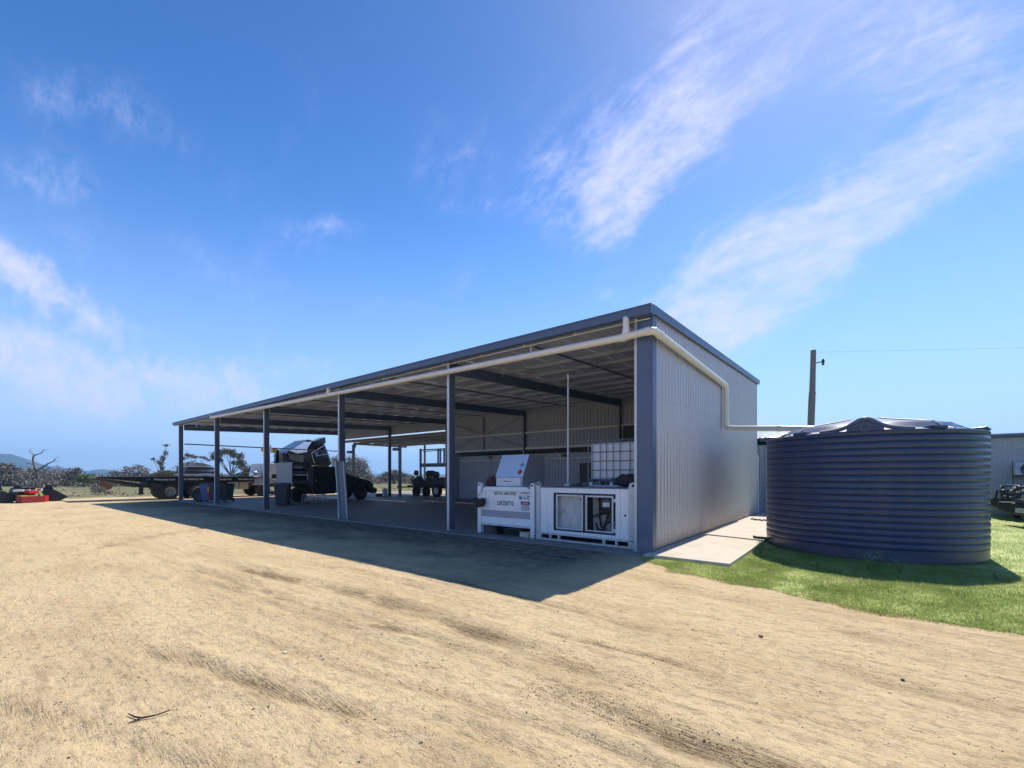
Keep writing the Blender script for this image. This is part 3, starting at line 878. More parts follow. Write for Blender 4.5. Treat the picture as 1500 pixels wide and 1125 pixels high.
# storm water pipe along the front, round the corner, down the side and over to the tank
pf = [(-22.75, -.20, 4.60), (-22.75, -.20, 4.50), (-22.68, -.20, 4.475)]
for t in np.linspace(.02, 1, 14): pf.append((-22.7 + 22.35 * t, -.20, 4.475 - .30 * t))
pf += [(-.20, -.20, 4.185), (.05, -.20, 4.195), (.16, -.185, 4.20), (.232, -.13, 4.195), (.245, .02, 4.18), (.245, .3, 4.175)]
pf += [(.245, 5.25, 4.07), (.245, 5.34, 4.045), (.245, 5.38, 3.97), (.245, 5.38, 2.95), (.262, 5.375, 2.87), (.32, 5.34, 2.845)]
pf += [(2.62, 4.62, 2.62), (2.75, 4.58, 2.55)]
sp = MB(); sp.tube(pf, .072, 14); pipe = sp.build('stormwater_pipe', pvc, shed, smooth=True)
def collar(p, d, r=.082, l=.09):
    p = Vector(p); d = Vector(d).normalized() * l / 2; m = MB(); m.tube([p - d, p + d], r, 14); m.build('pipe_socket', pvc, pipe, smooth=True)
for x_ in (-.35, -5.9, -11.4, -17): collar((x_, -.20, 4.475 - .30 * ((x_ + 22.7) / 22.35)), (1, 0, -.0134))
collar((.12, -.197, 4.198), (1, .1, 0)); collar((.245, .1, 4.18), (0, 1, 0)); collar((.245, 5.2, 4.072), (0, 1, -.02)); collar((.245, 5.38, 3.93), (0, 0, 1)); collar((.245, 5.38, 3.0), (0, 0, 1)); collar((.40, 5.315, 2.838), (1, -.3, -.1)); collar((1.6, 4.94, 2.72), (1, -.3, -.1))
for (x_, zt_) in ((-.30, 4.53), (-11.25, 4.53)):
    m = MB(); zp = 4.475 - .30 * ((x_ + 22.7) / 22.35)
    m.tube([(x_, -.20, zt_ + .02), (x_, -.20, zp)], .062, 14); m.tube([(x_, -.20, zp + .14), (x_, -.20, zp + .05)], .074, 14)
    m.build('riser_pipe', pvc, shed, smooth=True)
m = MB(); m.tube([(.185, 5.30, 4.03), (.185, 5.30, 2.86)], .014, 8); m.build('earth_wire_pipe', pvc, shed)
for yy in (.5, 1.55, 2.6, 3.7, 4.7):
    B(.128, .19, yy - .02, yy + .02, 4.09 - .02 * (yy / 5), 4.13 - .02 * (yy / 5)).build('pipe_bracket', galv, shed)

# ------------------------------------------------------------------ rear shed (lower wall behind) with its pipe rail
rear = thing('rear_shed', 'lower corrugated steel shed standing directly behind the open machinery shed', 'shed', (-6, 11.7, 0))
def rl(x): return x + 6
xx = -16.9
while xx < 5.6:
    p_ = [q for q in ribs(PW, .19, .024, .035) if xx + q[0] <= 5.8]
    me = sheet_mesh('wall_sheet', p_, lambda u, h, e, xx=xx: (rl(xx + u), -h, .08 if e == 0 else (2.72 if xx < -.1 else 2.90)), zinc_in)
    inst('wall_sheet', me, rear); xx += PW
B(rl(.1), rl(5.8), -.06, -.02, 2.86, 2.99).build('fascia', flash, rear)
B(rl(-16.9), rl(5.8), -.05, .03, .03, .08).build('bottom_trim', galv_dark, rear)
pr3 = ribs(.76, .19, .03, .03)
rme2 = sheet_mesh('roof_sheet', pr3, lambda u, h, e: (u, 0 if e == 0 else 7.0, h + (0 if e == 0 else .80)), zinc)
for i in range(30): inst('roof_sheet', rme2, rear, (rl(-16.9) + .76 * i, -.08 if i > 21 else -.70, 3.0 if i > 21 else 2.965))
m = MB(); m.tube([(rl(-16.6), -.08, 2.62), (rl(-16.6), -.08, 2.45), (rl(-16.5), -.08, 2.42), (rl(-5.4), -.08, 2.42)], .03, 8); m.build('conduit_pipe', pvc, rear, smooth=True)
m = MB()
for x_ in (-14.0, -9.2, -7.7): m.tube([(rl(x_), -.08, 2.42), (rl(x_), -.08, 2.68)], .022, 6)
m.build('conduit_stub', pvc, rear)
m = MB(); m.box(rl(-14.2), rl(-14.0), -.22, -.05, 2.55, 2.66); m.box(rl(-9.0), rl(-8.75), -.22, -.05, 2.52, 2.66); m.build('flood_light', dgrey, rear)
m = MB(); m.tube([(rl(.02), -.48, 2.36), (rl(.06), -.52, 2.34), (rl(.10), -.54, 2.28), (rl(.12), -.54, .05)], .05, 12); dp = m.build('downpipe', pvc, rear, smooth=True)
for z_ in (.72, 2.1):
    m = MB(); m.tube([(rl(.12), -.54, z_), (rl(.12), -.54, z_ + .07)], .058, 12); m.build('pipe_socket', pvc, dp)
m = MB(); m.prism([(-.75, .0), (6.3, .0), (6.3, 3.74), (-.75, 2.955)], rl(-16.99), rl(-16.91), 'x'); m.build('end_wall', zinc_in, rear)
B(rl(-16.9), rl(5.8), 6.2, 6.28, 0, 3.62).build('back_wall', zinc_in, rear)
m = MB(); m.prism([(0, .0), (6.3, .0), (6.3, 3.74), (0, 3.0)], rl(5.8), rl(5.88), 'x'); m.build('end_wall', zinc_in, rear)

# rear awning beyond the open bays
aw = thing('rear_awning', 'flat steel awning roof on posts beyond the open back of the shed', 'awning', (-23, 14, 0))
al = lambda x: x + 23
ame = sheet_mesh('roof_sheet', ribs(.76, .19, .028, .03), lambda u, h, e: (u, -3.03 if e == 0 else 2.9, h), zinc_in)
for i in range(17): inst('roof_sheet', ame, aw, (al(-29.9) + .76 * i, 0, 4.33))
for yy in (-2.6, -1.2, .2, 1.5, 2.75): B(al(-29.9), al(-17), yy - .04, yy + .04, 4.19, 4.325).build('purlin', galv_dark, aw)
for X in (-22.62, -28.6): B(al(X) - .04, al(X) + .04, -2.55, 2.7, 4.0, 4.185).build('rafter', galv_dark, aw)
for X in (-22.62, -28.6):
    B(al(X) - .06, al(X) + .06, -2.66, -2.46, .035, 4.0).build('post', galv_dark, aw)
    B(al(X) - .06 - .3, al(X) - .03, -2.95, -2.66, 3.3, 3.5).build('tie_block', galv_dark, aw)
B(al(-24.6), al(-24.48), 1.3, 1.42, .035, 4.0).build('post', galv_dark, aw)
m = MB(); m.prism([(al(-28.54), 4.0), (al(-28.1), 4.0), (al(-28.54), 3.5)], -2.6, -2.55, 'y'); m.build('knee_plate', galv_dark, aw)
B(al(-29.95), al(-16.9), 2.9, 2.98, 4.18, 4.40).build('fascia', flash, aw)

# ------------------------------------------------------------------ water tank
tank = thing('water_tank', 'large round dark blue corrugated poly rainwater tank on the lawn', 'tank', (TX, TY, 0), 0)
prof = [(0.01, .0), (TRAD - .03, .0), (TRAD, .03), (TRAD, .21)]
z = .21; nb = 17; bh = (TZ - .10 - .21) / nb
for k_ in range(nb):
    prof += [(TRAD - .014, z + .004), (TRAD - .016, z + .012), (TRAD + .002, z + .026), (TRAD + .009, z + bh * .5), (TRAD + .006, z + bh * .8), (TRAD, z + bh - .004)]
    z += bh
prof += [(TRAD - .02, TZ - .09), (TRAD + .0, TZ - .075), (TRAD + .01, TZ - .03), (TRAD - .01, TZ - .005), (TRAD - .05, TZ)]
m = MB(); m.lathe(prof, 128); m.f = m.f[:-1]
m.build('tank_wall', tankm, tank, smooth=True)
m = MB(); m.lathe([(TRAD - .05, TZ), (1.50, TZ + .035), (1.46, TZ + .05)], 96); m.f = m.f[:-2]; m.build('roof_rim', tankr, tank, smooth=True)
m = MB(); m.lathe([(1.50, TZ + .03), (1.44, TZ + .06), (1.33, TZ + .155), (1.26, TZ + .18), (.7, TZ + .275), (.32, TZ + .345), (.30, TZ + .36), (.02, TZ + .365)], 96); m.f = m.f[:-2] + m.f[-1:]
m.build('roof_dome', tankm, tank, smooth=True)
ang0 = math.atan2(-8.165 - TY, 3.221 - TX)
for k_ in range(9):
    a = ang0 + radians(48) + radians(264) * k_ / 8
    r_ = MB(); M_ = Matrix.Rotation(a, 4, 'Z')
    r_.prism([(.35, TZ + .33), (1.25, TZ + .19), (1.45, TZ + .07), (1.60, TZ + .01), (1.62, TZ + .025), (1.47, TZ + .075), (1.27, TZ + .197), (.35, TZ + .358)], -.035, .035, 'y', M_)
    r_.build('roof_rib', tankr, tank, bevel=.012)
# moulded emblem block at the near rim: dark half disc, pale ring, swooping ridges
M_ = Matrix.Rotation(ang0, 4, 'Z')
pl = [(-.27, TZ - .03)] + [(.27 * -cos(t), TZ - .03 + .20 * sin(t)) for t in np.linspace(.12, pi - .12, 14)] + [(.27, TZ - .03)]
m = MB(); m.prism(pl, TRAD - .42, TRAD - .02, 'x', M_); m.build('hatch_boss', tankm, tank, bevel=.01)
m = MB(); pts = [(TRAD - .008, .07 * cos(a), TZ + .06 + .07 * sin(a)) for a in np.linspace(0, 2 * pi, 25)]
m.tube(pts, .010, 6, M_, cap=False); m.build('emblem_ring', tankr, tank, smooth=True)
m = MB(); m.tube([(TRAD - .0, -.16, TZ + .095), (TRAD - .0, .16, TZ + .095)], .006, 6, M_); m.build('emblem_bar', tankr, tank)
for sgn in (-1, 1):
    pts = []
    for t in np.linspace(0, 1, 16):
        pts.append((TRAD - .10 - .12 * t * t, sgn * .66 * t, TZ + .005 + .205 / (1 + (t * 3.2) ** 2.4)))
    m = MB(); m.tube(pts, [.042 - .012 * t for t in np.linspace(0, 1, 16)], 8, M_); m.build('moulded_ridge', tankr, tank, smooth=True)
for da in (-1.35, -.62, .60, 1.30, 2.2, 3.1, -2.2):
    M2 = Matrix.Rotation(ang0 + da, 4, 'Z'); m = MB(); m.prism([(TRAD - .34, TZ - .005), (TRAD - .02, TZ - .02), (TRAD + .02, TZ + .02), (TRAD - .02, TZ + .06), (TRAD - .2, TZ + .045)], -.11, .11, 'y', M2)
    m.build('lifting_lug', tankm, tank, bevel=.015)
m = MB(); m.lathe([(.2, TZ + .1), (.2, TZ + .28), (.17, TZ + .30)], 20, c=(-.75, 1.15, 0)); m.build('inlet_strainer', dgrey, tank, smooth=True)
m = MB(); m.tube([(TRAD * cos(pi + .35), TRAD * sin(pi + .35), .12), (-TRAD - .18, -.55, .12), (-TRAD - .2, -.45, .12)], .03, 8); m.build('outlet_fitting', blk, tank)

# ------------------------------------------------------------------ left fuel tank
ft = thing('fuel_tank', 'white self bunded 2500 litre fuel tank standing behind the first free post', 'fuel tank', (-3.58, .17, .035))
fx = lambda x: x + 3.58
body = MB(); body.prism([(fx(-4.42), .26), (fx(-2.86), .26), (fx(-2.86), 1.10), (fx(-2.98), 1.19), (fx(-4.30), 1.19), (fx(-4.42), 1.10)], .03, 1.75, 'y')
body.build('tank_body', white, ft, bevel=.012)
B(fx(-4.415), fx(-2.865), -.002, .028, 1.085, 1.10).build('seam', white2, ft)
B(fx(-4.42), fx(-2.86), .022, .0297, .43, .60).build('grey_band', greyband, ft)
B(fx(-4.42), fx(-2.86), -.02, .029, .22, .262).build('lower_rail', white2, ft, bevel=.006)
for (a_, b_) in ((-4.54, -4.425), (-2.855, -2.74)):
    for (c_, d_) in ((.0, .12), (1.66, 1.78)):
        lg = MB(); lg.prism([(fx(a_), 0), (fx(b_), 0), (fx(b_), 1.20), (fx(b_) - .02, 1.27), (fx((a_ + b_) / 2), 1.30), (fx(a_) + .015, 1.27), (fx(a_), 1.20)], c_, d_, 'y')
        leg = lg.build('leg', white, ft, bevel=.006)
        if c_ == 0:
            h_ = MB(); h_.lathe([(.026, -.006), (.026, .0)], 14, axis='y', c=(fx((a_ + b_) / 2), -.001, 1.235)); h_.build('lifting_eye', blk, leg)
            h_ = MB()
            for zz in (1.05, .98): h_.lathe([(.010, -.008), (.010, .0)], 6, axis='y', c=(fx((a_ + b_) / 2) - .02, 0, zz))
            h_.build('bolt_row', galv_dark, leg)
for a_ in (-4.1, -3.3): B(fx(a_), fx(a_) + .16, .06, 1.7, .10, .24).build('fork_pocket', blkm, ft)
# equipment locker on top, sloping lid
cab = MB(); cab.prism([(.34, 1.19), (.34, 1.42), (.62, 2.0), (1.32, 2.0), (1.32, 1.19)], fx(-4.19), fx(-3.34), 'x'); cb_ = cab.build('locker', alu, ft, bevel=.008)
lid = MB(); n_ = Vector((0, -.58, .28)).normalized() * .012
lid.add([(fx(-4.21), .335 + n_.y, 1.43 + n_.z), (fx(-3.32), .335 + n_.y, 1.43 + n_.z), (fx(-3.32), .62 + n_.y, 2.012), (fx(-4.21), .62 + n_.y, 2.012),
         (fx(-4.21), .335, 1.425), (fx(-3.32), .335, 1.425), (fx(-3.32), .615, 2.0), (fx(-4.21), .615, 2.0)], [(0, 1, 2, 3), (4, 7, 6, 5), (0, 4, 5, 1), (1, 5, 6, 2), (2, 6, 7, 3), (3, 7, 4, 0)])
lid.build('locker_lid', pm('polished_lid', (.80, .82, .86), .38, .6, .03, 2), ft)
lp = lambda u, v_, o=.016: (u, .335 + .285 * v_ + n_.y * o / .012, 1.43 + .575 * v_ + n_.z * o / .012)   # point on the lid
def lidquad(name, cu, cv, w_, h_, mat, diamond=False, o=.0145):
    L_ = .64
    if diamond: q = [lp(cu, cv - h_ / L_, o), lp(cu + w_, cv, o), lp(cu, cv + h_ / L_, o), lp(cu - w_, cv, o)]
    else: q = [lp(cu - w_, cv - h_ / L_, o), lp(cu + w_, cv - h_ / L_, o), lp(cu + w_, cv + h_ / L_, o), lp(cu - w_, cv + h_ / L_, o)]
    return MB().add(q, [(0, 1, 2, 3)]).build(name, mat, ft)
lidquad('hazard_diamond', fx(-3.45), .22, .082, .082, ink, True, .0142); lidquad('hazard_diamond', fx(-3.45), .22, .072, .072, stick_r, True, .016)
m = MB()
for k_ in range(5):
    a = k_ * 2 * pi / 5; c0 = (fx(-3.44), .53)
    p0 = lp(c0[0], c0[1], .0150); p1 = lp(c0[0] + .075 * cos(a), c0[1] + .115 * sin(a), .0150); p2 = lp(c0[0] + .06 * cos(a + .75), c0[1] + .095 * sin(a + .75), .0150)
    m.add([p0, p1, p2], [(0, 1, 2)])
m.build('swirl_logo', stick_t, ft)
B(fx(-4.16), fx(-3.37), .30, .342, 1.20, 1.42).build('locker_front', white2, ft, bevel=.006)
B(fx(-3.93), fx(-3.62), .292, .2995, 1.30, 1.365).build('label_plate', stick_w, ft)
m = MB(); m.prism([(fx(-3.92), 1.352), (fx(-3.86), 1.32), (fx(-3.64), 1.312), (fx(-3.64), 1.325), (fx(-3.8), 1.335)], .286, .2915, 'y'); m.build('label_swoosh', ink, ft)
# writing
RX = (radians(90), 0, 0)
text('lettering', 'SAFE FILL 2500 LITRES', .098, (fx(-4.0), .0275, .995), RX, ink, ft, .76)
text('lettering', 'LSK250710', .155, (fx(-3.90), .0275, .735), RX, ink, ft, .74)
B(fx(-3.17), fx(-2.88), .022, .0285, 1.025, 1.075).build('name_plate', stick_w, ft)
text('lettering', 'CONTAINER', .045, (fx(-3.155), .0215, 1.035), RX, ink, ft, .95)
B(fx(-3.19), fx(-2.88), .022, .0285, .885, 1.005).build('brand_plate', stick_w, ft)
m = MB(); m.prism([(fx(-3.19), .985), (fx(-3.10), .945), (fx(-2.88), .895), (fx(-2.88), .91), (fx(-3.05), .95), (fx(-3.16), .90), (fx(-3.19), .895)], .0175, .0215, 'y'); m.build('brand_swoosh', stick_b, ft)
m = MB(); m.prism([(fx(-2.955), .975), (fx(-2.925), 1.0), (fx(-2.895), .975), (fx(-2.925), .95)], .017, .0215, 'y'); m.build('small_diamond', ink, ft)
B(fx(-3.15), fx(-2.87), .022, .0285, .62, .86).build('warning_sign', stick_w, ft)
B(fx(-3.14), fx(-2.88), .017, .0215, .775, .85).build('warning_header', ink, ft)
m = MB(); m.lathe([(.105, -.0045), (.105, 0)], 20, Matrix.Translation((fx(-3.01), .0165, .8125)) @ Matrix.Diagonal((1, 1, .27, 1)), axis='y'); m.build('warning_oval', stick_r, ft)
text('lettering', 'DANGER', .05, (fx(-3.01), .0115, .796), RX, wink, ft, .85, 'CENTER')
for k_, s_ in enumerate(('NO SMOKING', 'NO NAKED FLAMES', 'NO MATCHES')): text('lettering', s_, .036, (fx(-3.01), .0215, .735 - k_ * .045), RX, ink, ft, .85, 'CENTER')
# hose hook and nozzle bag on the left
hk = MB(); hk.tube([(fx(-4.44), -.05, .93), (fx(-4.40), -.06, 1.02), (fx(-4.36), .0, 1.12)], .008, 6)
hk.prism([(fx(-4.66), .89), (fx(-4.52), .90), (fx(-4.48), .86), (fx(-4.26), .90), (fx(-4.24), .80), (fx(-4.30), .70), (fx(-4.42), .655), (fx(-4.52), .69), (fx(-4.56), .77), (fx(-4.66), .80)], -.13, -.01, 'y')
hk.build('hose_bag', blk, ft, bevel=.02)
bag = thing('tool_bag', 'black bag with a red stripe lying on top of the left fuel tank', 'bag', (-4.42, .75, 1.225), 8)
m = MB(); m.prism([(-.24, 0), (.20, 0), (.20, .24), (.08, .27), (-.16, .235), (-.22, .15)], -.14, .16, 'y'); m.build('bag_body', blk, bag, bevel=.04)
m = MB(); m.prism([(-.07, .02), (-.01, .02), (-.05, .256), (-.11, .246)], -.155, -.142, 'y'); m.build('red_stripe', dred, bag)
m = MB(); m.tube([(-.1, 0, .24), (-.05, 0, .30), (.05, 0, .30), (.1, 0, .25)], .01, 6); m.build('bag_handle', blk, bag, smooth=True)
for (x_, w_, h_, mt, lb) in ((-4.02, .16, .09, blkm, 'small black steel block under the left end of the white fuel tank'), (-3.16, .26, .12, conc, 'grey concrete block under the right end of the white fuel tank')):
    tag(B(x_, x_ + w_, .16, .42, .035, .035 + h_).build('block', mt, bevel=.008), lb, 'block')

# ------------------------------------------------------------------ right fuel container with pump
fc = thing('fuel_container', 'white fuel container with open doors and a black pump and hose by the corner post', 'fuel container', (-1.46, .17, .035))
cx = lambda x: x + 1.46
D = 2.25
# front shell round the opening -2.20..-0.71, z .24..1.08
zb, ztp = .17, 1.19
B(cx(-2.57), cx(-2.385), .02, .06, zb, ztp).build('front_panel', white, fc, bevel=.004)
B(cx(-2.38), cx(-2.215), .02, .06, zb, ztp).build('front_panel', white, fc, bevel=.004)
B(cx(-.70), cx(-.60), .02, .06, zb, ztp).build('front_panel', white, fc, bevel=.004)
B(cx(-.595), cx(-.42), .02, .06, zb, ztp).build('front_panel', white, fc, bevel=.004)
B(cx(-2.213), cx(-.702), .02, .06, 1.085, ztp).build('front_panel', white, fc, bevel=.004)
B(cx(-2.213), cx(-.702), .02, .06, zb, .235).build('front_panel', white, fc, bevel=.004)
B(cx(-2.57), cx(-.42), .02, D, 1.192, 1.215).build('top_plate', grey, fc, bevel=.004)
B(cx(-2.57), cx(-2.55), .061, D, zb, 1.19).build('side_panel', white, fc)
B(cx(-.44), cx(-.42), .061, D, zb, 1.19).build('side_panel', white, fc)
B(cx(-2.548), cx(-.442), D - .02, D, zb, 1.19).build('rear_panel', white, fc)
B(cx(-2.548), cx(-.442), .062, D - .022, zb, .19).build('floor_plate', blkm, fc)
B(cx(-2.22), cx(-1.475), .17, .19, .20, 1.15).build('cabinet_back', inner, fc)
B(cx(-1.415), cx(-.70), .40, .42, .20, 1.15).build('cabinet_back', inner, fc)
B(cx(-2.27), cx(-2.25), .062, .42, .2, 1.15).build('cabinet_side', inner, fc)
B(cx(-.69), cx(-.67), .062, .56, .2, 1.15).build('cabinet_side', inner, fc)
m = MB()
for (a_, b_, c_, d_) in ((-2.21, -.705, 1.062, 1.083), (-2.21, -.705, .237, .257), (-2.21, -2.19, .257, 1.062), (-.725, -.705, .257, 1.062)): m.box(cx(a_), cx(b_), .03, .075, c_, d_)
m.build('door_seal', blk, fc)
for (a_, b_) in ((-2.165, -1.475), (-1.415, -.765)):
    m = MB()
    for q in ((a_, b_, 1.01, 1.045), (a_, b_, .275, .30), (a_, a_ + .034, .30, 1.01), (b_ - .034, b_, .30, 1.01)): m.box(cx(q[0]), cx(q[1]), .045, .085, q[2], q[3])
    m.build('door_frame', white2, fc, bevel=.003)
B(cx(-1.474), cx(-1.416), .05, .398, .22, 1.06).build('cabinet_divider', blkm, fc)
B(cx(-1.62), cx(-1.52), .155, .168, .93, .945).build('latch', blkm, fc); B(cx(-1.32), cx(-1.16), .38, .398, .93, .95).build('latch', blkm, fc)
B(cx(-2.1), cx(-1.6), .10, .30, .205, .225).build('spill_tray', pm('yellow_grime', (.42, .36, .16), .6), fc)
# pump, meter, hose and nozzle
pu = bpy.data.objects.new('pump', None)
m = MB(); m.box(cx(-1.12), cx(-.86), .22, .38, .74, 1.01); pump = m.build('pump', dgrey, fc, bevel=.012)
B(cx(-1.10), cx(-.90), .205, .218, .77, .98).build('meter_face', blkm, pump)
B(cx(-1.08), cx(-.92), .198, .204, .80, .90).build('meter_display', stick_w, pump)
B(cx(-1.06), cx(-.94), .198, .204, .91, .965).build('meter_window', stick_b, pump)
B(cx(-1.16), cx(-.82), .18, .38, .67, .735).build('pump_bracket', blk, pump, bevel=.01)
m = MB()
m.tube([(cx(-1.23), .34, 1.08), (cx(-1.22), .34, .8), (cx(-1.22), .34, .55), (cx(-1.16), .30, .36), (cx(-1.08), .28, .30)], .022, 8)
m.tube([(cx(-1.05), .3, .66), (cx(-1.2), .22, .63), (cx(-1.36), .18, .55), (cx(-1.43), .18, .42), (cx(-1.40), .2, .30), (cx(-1.28), .22, .235)], .024, 10)
m.tube([(cx(-1.0), .3, .67), (cx(-1.02), .25, .5), (cx(-1.06), .22, .36), (cx(-1.12), .2, .29), (cx(-1.2), .2, .33), (cx(-1.23), .2, .45)], .024, 10)
m.tube([(cx(-.90), .3, .66), (cx(-.88), .26, .56), (cx(-.95), .24, .48), (cx(-1.02), .22, .42), (cx(-1.05), .2, .30)], .024, 10)
m.build('fuel_hose', blk, fc, smooth=True)
m = MB(); m.box(cx(-.96), cx(-.83), .22, .30, .50, .62); m.box(cx(-.9), cx(-.86), .2, .28, .36, .5); m.tube([(cx(-.88), .22, .6), (cx(-.80), .18, .66), (cx(-.78), .17, .74)], .014, 8); m.build('nozzle', blkm, fc, bevel=.008)
B(cx(-.85), cx(-.74), .3, .5, .2, .62).build('filter_housing', blkm, fc, bevel=.02)
# corner posts with lifting lugs
for (a_, b_) in ((-2.68, -2.575), (-.415, -.245)):
    lg = MB(); lg.prism([(cx(a_), .14), (cx(b_), .14), (cx(b_), 1.24), (cx(b_) - .03, 1.31), (cx((a_ + b_) / 2), 1.335), (cx(a_) + .03, 1.31), (cx(a_), 1.24)], 0, .10, 'y')
    leg = lg.build('corner_post', grey if a_ > -1 else galv, fc, bevel=.008)
    if a_ > -1: leg.data.materials[0] = galv
    h_ = MB(); h_.lathe([(.026, -.006), (.026, 0)], 14, axis='y', c=(cx((a_ + b_) / 2 + .01), -.001, 1.265)); h_.build('lifting_eye', blk, leg)
    h_ = MB()
    for zz in (1.06, .25):
        for dx in (-.022, .022): h_.lathe([(.010, -.008), (.010, 0)], 6, axis='y', c=(cx((a_ + b_) / 2 + dx), 0, zz))
    h_.build('bolt_row', galv_dark, leg)
    B(cx(a_), cx(b_), D - .1, D, .14, 1.24).build('corner_post', galv, fc)
# skid with fork pockets
m = MB()
m.box(cx(-2.68), cx(-.245), 0, .08, .0, .038); m.box(cx(-2.68), cx(-.245), 0, .08, .132, .165)
for (a_, b_) in ((-2.68, -2.55), (-2.315, -2.285), (-2.09, -2.05), (-.985, -.945), (-.70, -.66), (-.42, -.245)): m.box(cx(a_), cx(b_), .002, .078, .039, .131)
m.build('skid', white2, fc, bevel=.003)
B(cx(-2.6), cx(-.3), .6, D, 0, .16).build('skid_core', blkm, fc)
m = MB(); m.lathe([(.022, -.008), (.022, 0)], 12, axis='y', c=(cx(-.49), .019, .66)); m.build('door_lock', blkm, fc)
B(cx(-.735), cx(-.70), .005, .018, .92, .99).build('hinge', white, fc); B(cx(-.735), cx(-.70), .005, .018, .30, .37).build('hinge', white, fc)
# vent pipe standing on the container
m = MB(); m.tube([(cx(-2.33), .85, 1.215), (cx(-2.33), .85, 2.55)], .026, 10); m.tube([(cx(-2.33), .85, 2.55), (cx(-2.33), .85, 3.86)], .021, 10); m.tube([(cx(-2.33), .85, 3.86), (cx(-2.33), .85, 3.93)], .032, 10); m.box(cx(-2.40), cx(-2.26), .78, .92, 1.215, 1.27)
m.build('vent_pipe', galv, fc, smooth=True)
m = MB(); m.box(cx(-2.5), cx(-2.2), 1.0, 1.3, 1.215, 1.27); m.lathe([(.08, 1.215), (.08, 1.30)], 14, c=(cx(-2.6 + .35), 1.6, 0)); m.box(cx(-1.8), cx(-1.66), 1.2, 1.4, 1.215, 1.33); m.build('top_fitting', grey, fc, bevel=.006)

# ------------------------------------------------------------------ IBC tote on the container
ib = thing('bulk_container', 'white plastic bulk container in a grey steel cage on top of the fuel container', 'container', (-1.30, 1.28, 1.25), 0)
m = MB(); m.prism([(-.62, -.0), (.62, -.0), (.62, 1.0), (-.62, 1.0)], .02, .95, 'y')
# bottle
bt = MB(); bt.box(-.59, .59, .04, .96, .15, 1.05); bt.build('bottle', poly, ib, bevel=.07)
m = MB()
for zz in (.17, .385, .60, .815, 1.03, 1.085):
    m.tube([(-.62, 0, zz), (.62, 0, zz), (.62, 1.0, zz), (-.62, 1.0, zz), (-.62, 0, zz)], .011, 6)
for x_ in (-.62, -.50, -.30, -.14, .03, .20, .44, .62):
    m.tube([(x_, -.006, .02), (x_, -.006, 1.085)], .011, 6); m.tube([(x_, 1.006, .05), (x_, 1.006, 1.085)], .010, 6)
for y_ in (.2, .4, .6, .8):
    m.tube([(-.626, y_, .05), (-.626, y_, 1.085)], .010, 6); m.tube([(.626, y_, .05), (.626, y_, 1.085)], .010, 6)
m.build('cage', grey, ib)
m = MB(); m.box(-.6, .6, 0, .08, .0, .03); m.box(-.6, .6, .46, .54, 0, .03); m.box(-.6, .6, .92, 1.0, 0, .03)
for x_ in (-.6, -.06, .5): m.box(x_, x_ + .1, .0, 1.0, .031, .10)
m.build('pallet', galv, ib)
m = MB(); m.lathe([(.1, 1.04), (.1, 1.09), (.08, 1.10)], 18, c=(0, .5, 0)); m.build('cap', dgrey, ib)
m = MB(); m.box(.0, .14, -.06, .02, .10, .2); m.build('valve', dgrey, ib, bevel=.01)
tp = thing('black_tarp', 'folded black tarpaulin lying in front of the caged container', 'tarp', (-.72, 1.08, 1.25), 0)
m = MB()
bm = bmesh.new(); bmesh.ops.create_uvsphere(bm, u_segments=28, v_segments=16, radius=1)
for v in bm.verts:
    x_, y_, z_ = v.co; sq = lambda t, p: math.copysign(abs(t) ** p, t)
    v.co = Vector((sq(x_, .5) * .34, sq(y_, .6) * .15, .145 + sq(z_, .55) * .145 + .012 * sin(x_ * 9 + y_ * 5)))
me = bpy.data.meshes.new('tarp_fold'); bm.to_mesh(me); bm.free(); me.materials.append(blk)
for p in me.polygons: p.use_smooth = True
inst('tarp_fold', me, tp)

# dark cabinet by the back wall
cbn = thing('cabinet', 'tall dark cabinet standing against the back wall left of the caged container', 'cabinet', (-7.0, 10.35, .035))
B(-.34, .34, 0, .5, .06, 2.08).build('cabinet_body', dgrey, cbn, bevel=.01)
B(-.33, -.005, -.012, -.001, .08, 2.05).build('cabinet_door', dgrey, cbn, bevel=.004); B(.005, .33, -.012, -.001, .08, 2.05).build('cabinet_door', dgrey, cbn, bevel=.004)

# ------------------------------------------------------------------ wheelie bins, ramp, plank, stools
def bin_(loc, rz_, mat, matlid, label, stripes=False, group=None):
    t = thing('wheelie_bin', label, 'bin', loc, rz_, 'wheelie bins under the shed')
    m = MB(); m.add([(-.23, -.25, .08), (.23, -.25, .08), (.23, .25, .08), (-.23, .25, .08), (-.29, -.34, .98), (.29, -.34, .98), (.29, .36, .98), (-.29, .36, .98)],
                    [(0, 3, 2, 1), (4, 5, 6, 7), (0, 1, 5, 4), (1, 2, 6, 5), (2, 3, 7, 6), (3, 0, 4, 7)])
    m.build('bin_body', mat, t, bevel=.03)
    B(-.31, .31, -.36, .38, .985, 1.03).build('lid', matlid, t, bevel=.018)
    m = MB(); m.tube([(-.25, .42, 1.0), (.25, .42, 1.0)], .018, 8); m.build('handle', matlid, t)
    for s in (-1, 1):
        m = MB(); m.lathe([(.03, 0), (.10, .0), (.105, .02), (.10, .05), (.03, .05)], 18, axis='x', c=(s * .26 - .025, .26, .105)); m.build('wheel', blk, t, smooth=True)
    if stripes:
        m = MB(); m.add([(.12, -.252, .1), (.23, -.252, .1), (.29, -.345, .95), (.15, -.345, .95)], [(0, 1, 2, 3)]); m.v = [(x, y - .004, z) for x, y, z in m.v]; m.build('red_panel', red, t)
        m = MB(); m.add([(.145, -.31, .6), (.25, -.31, .6), (.265, -.335, .82), (.15, -.335, .82)], [(0, 1, 2, 3)]); m.v = [(x, y - .008, z) for x, y, z in m.v]; m.build('sticker', yellow, t)
    return t


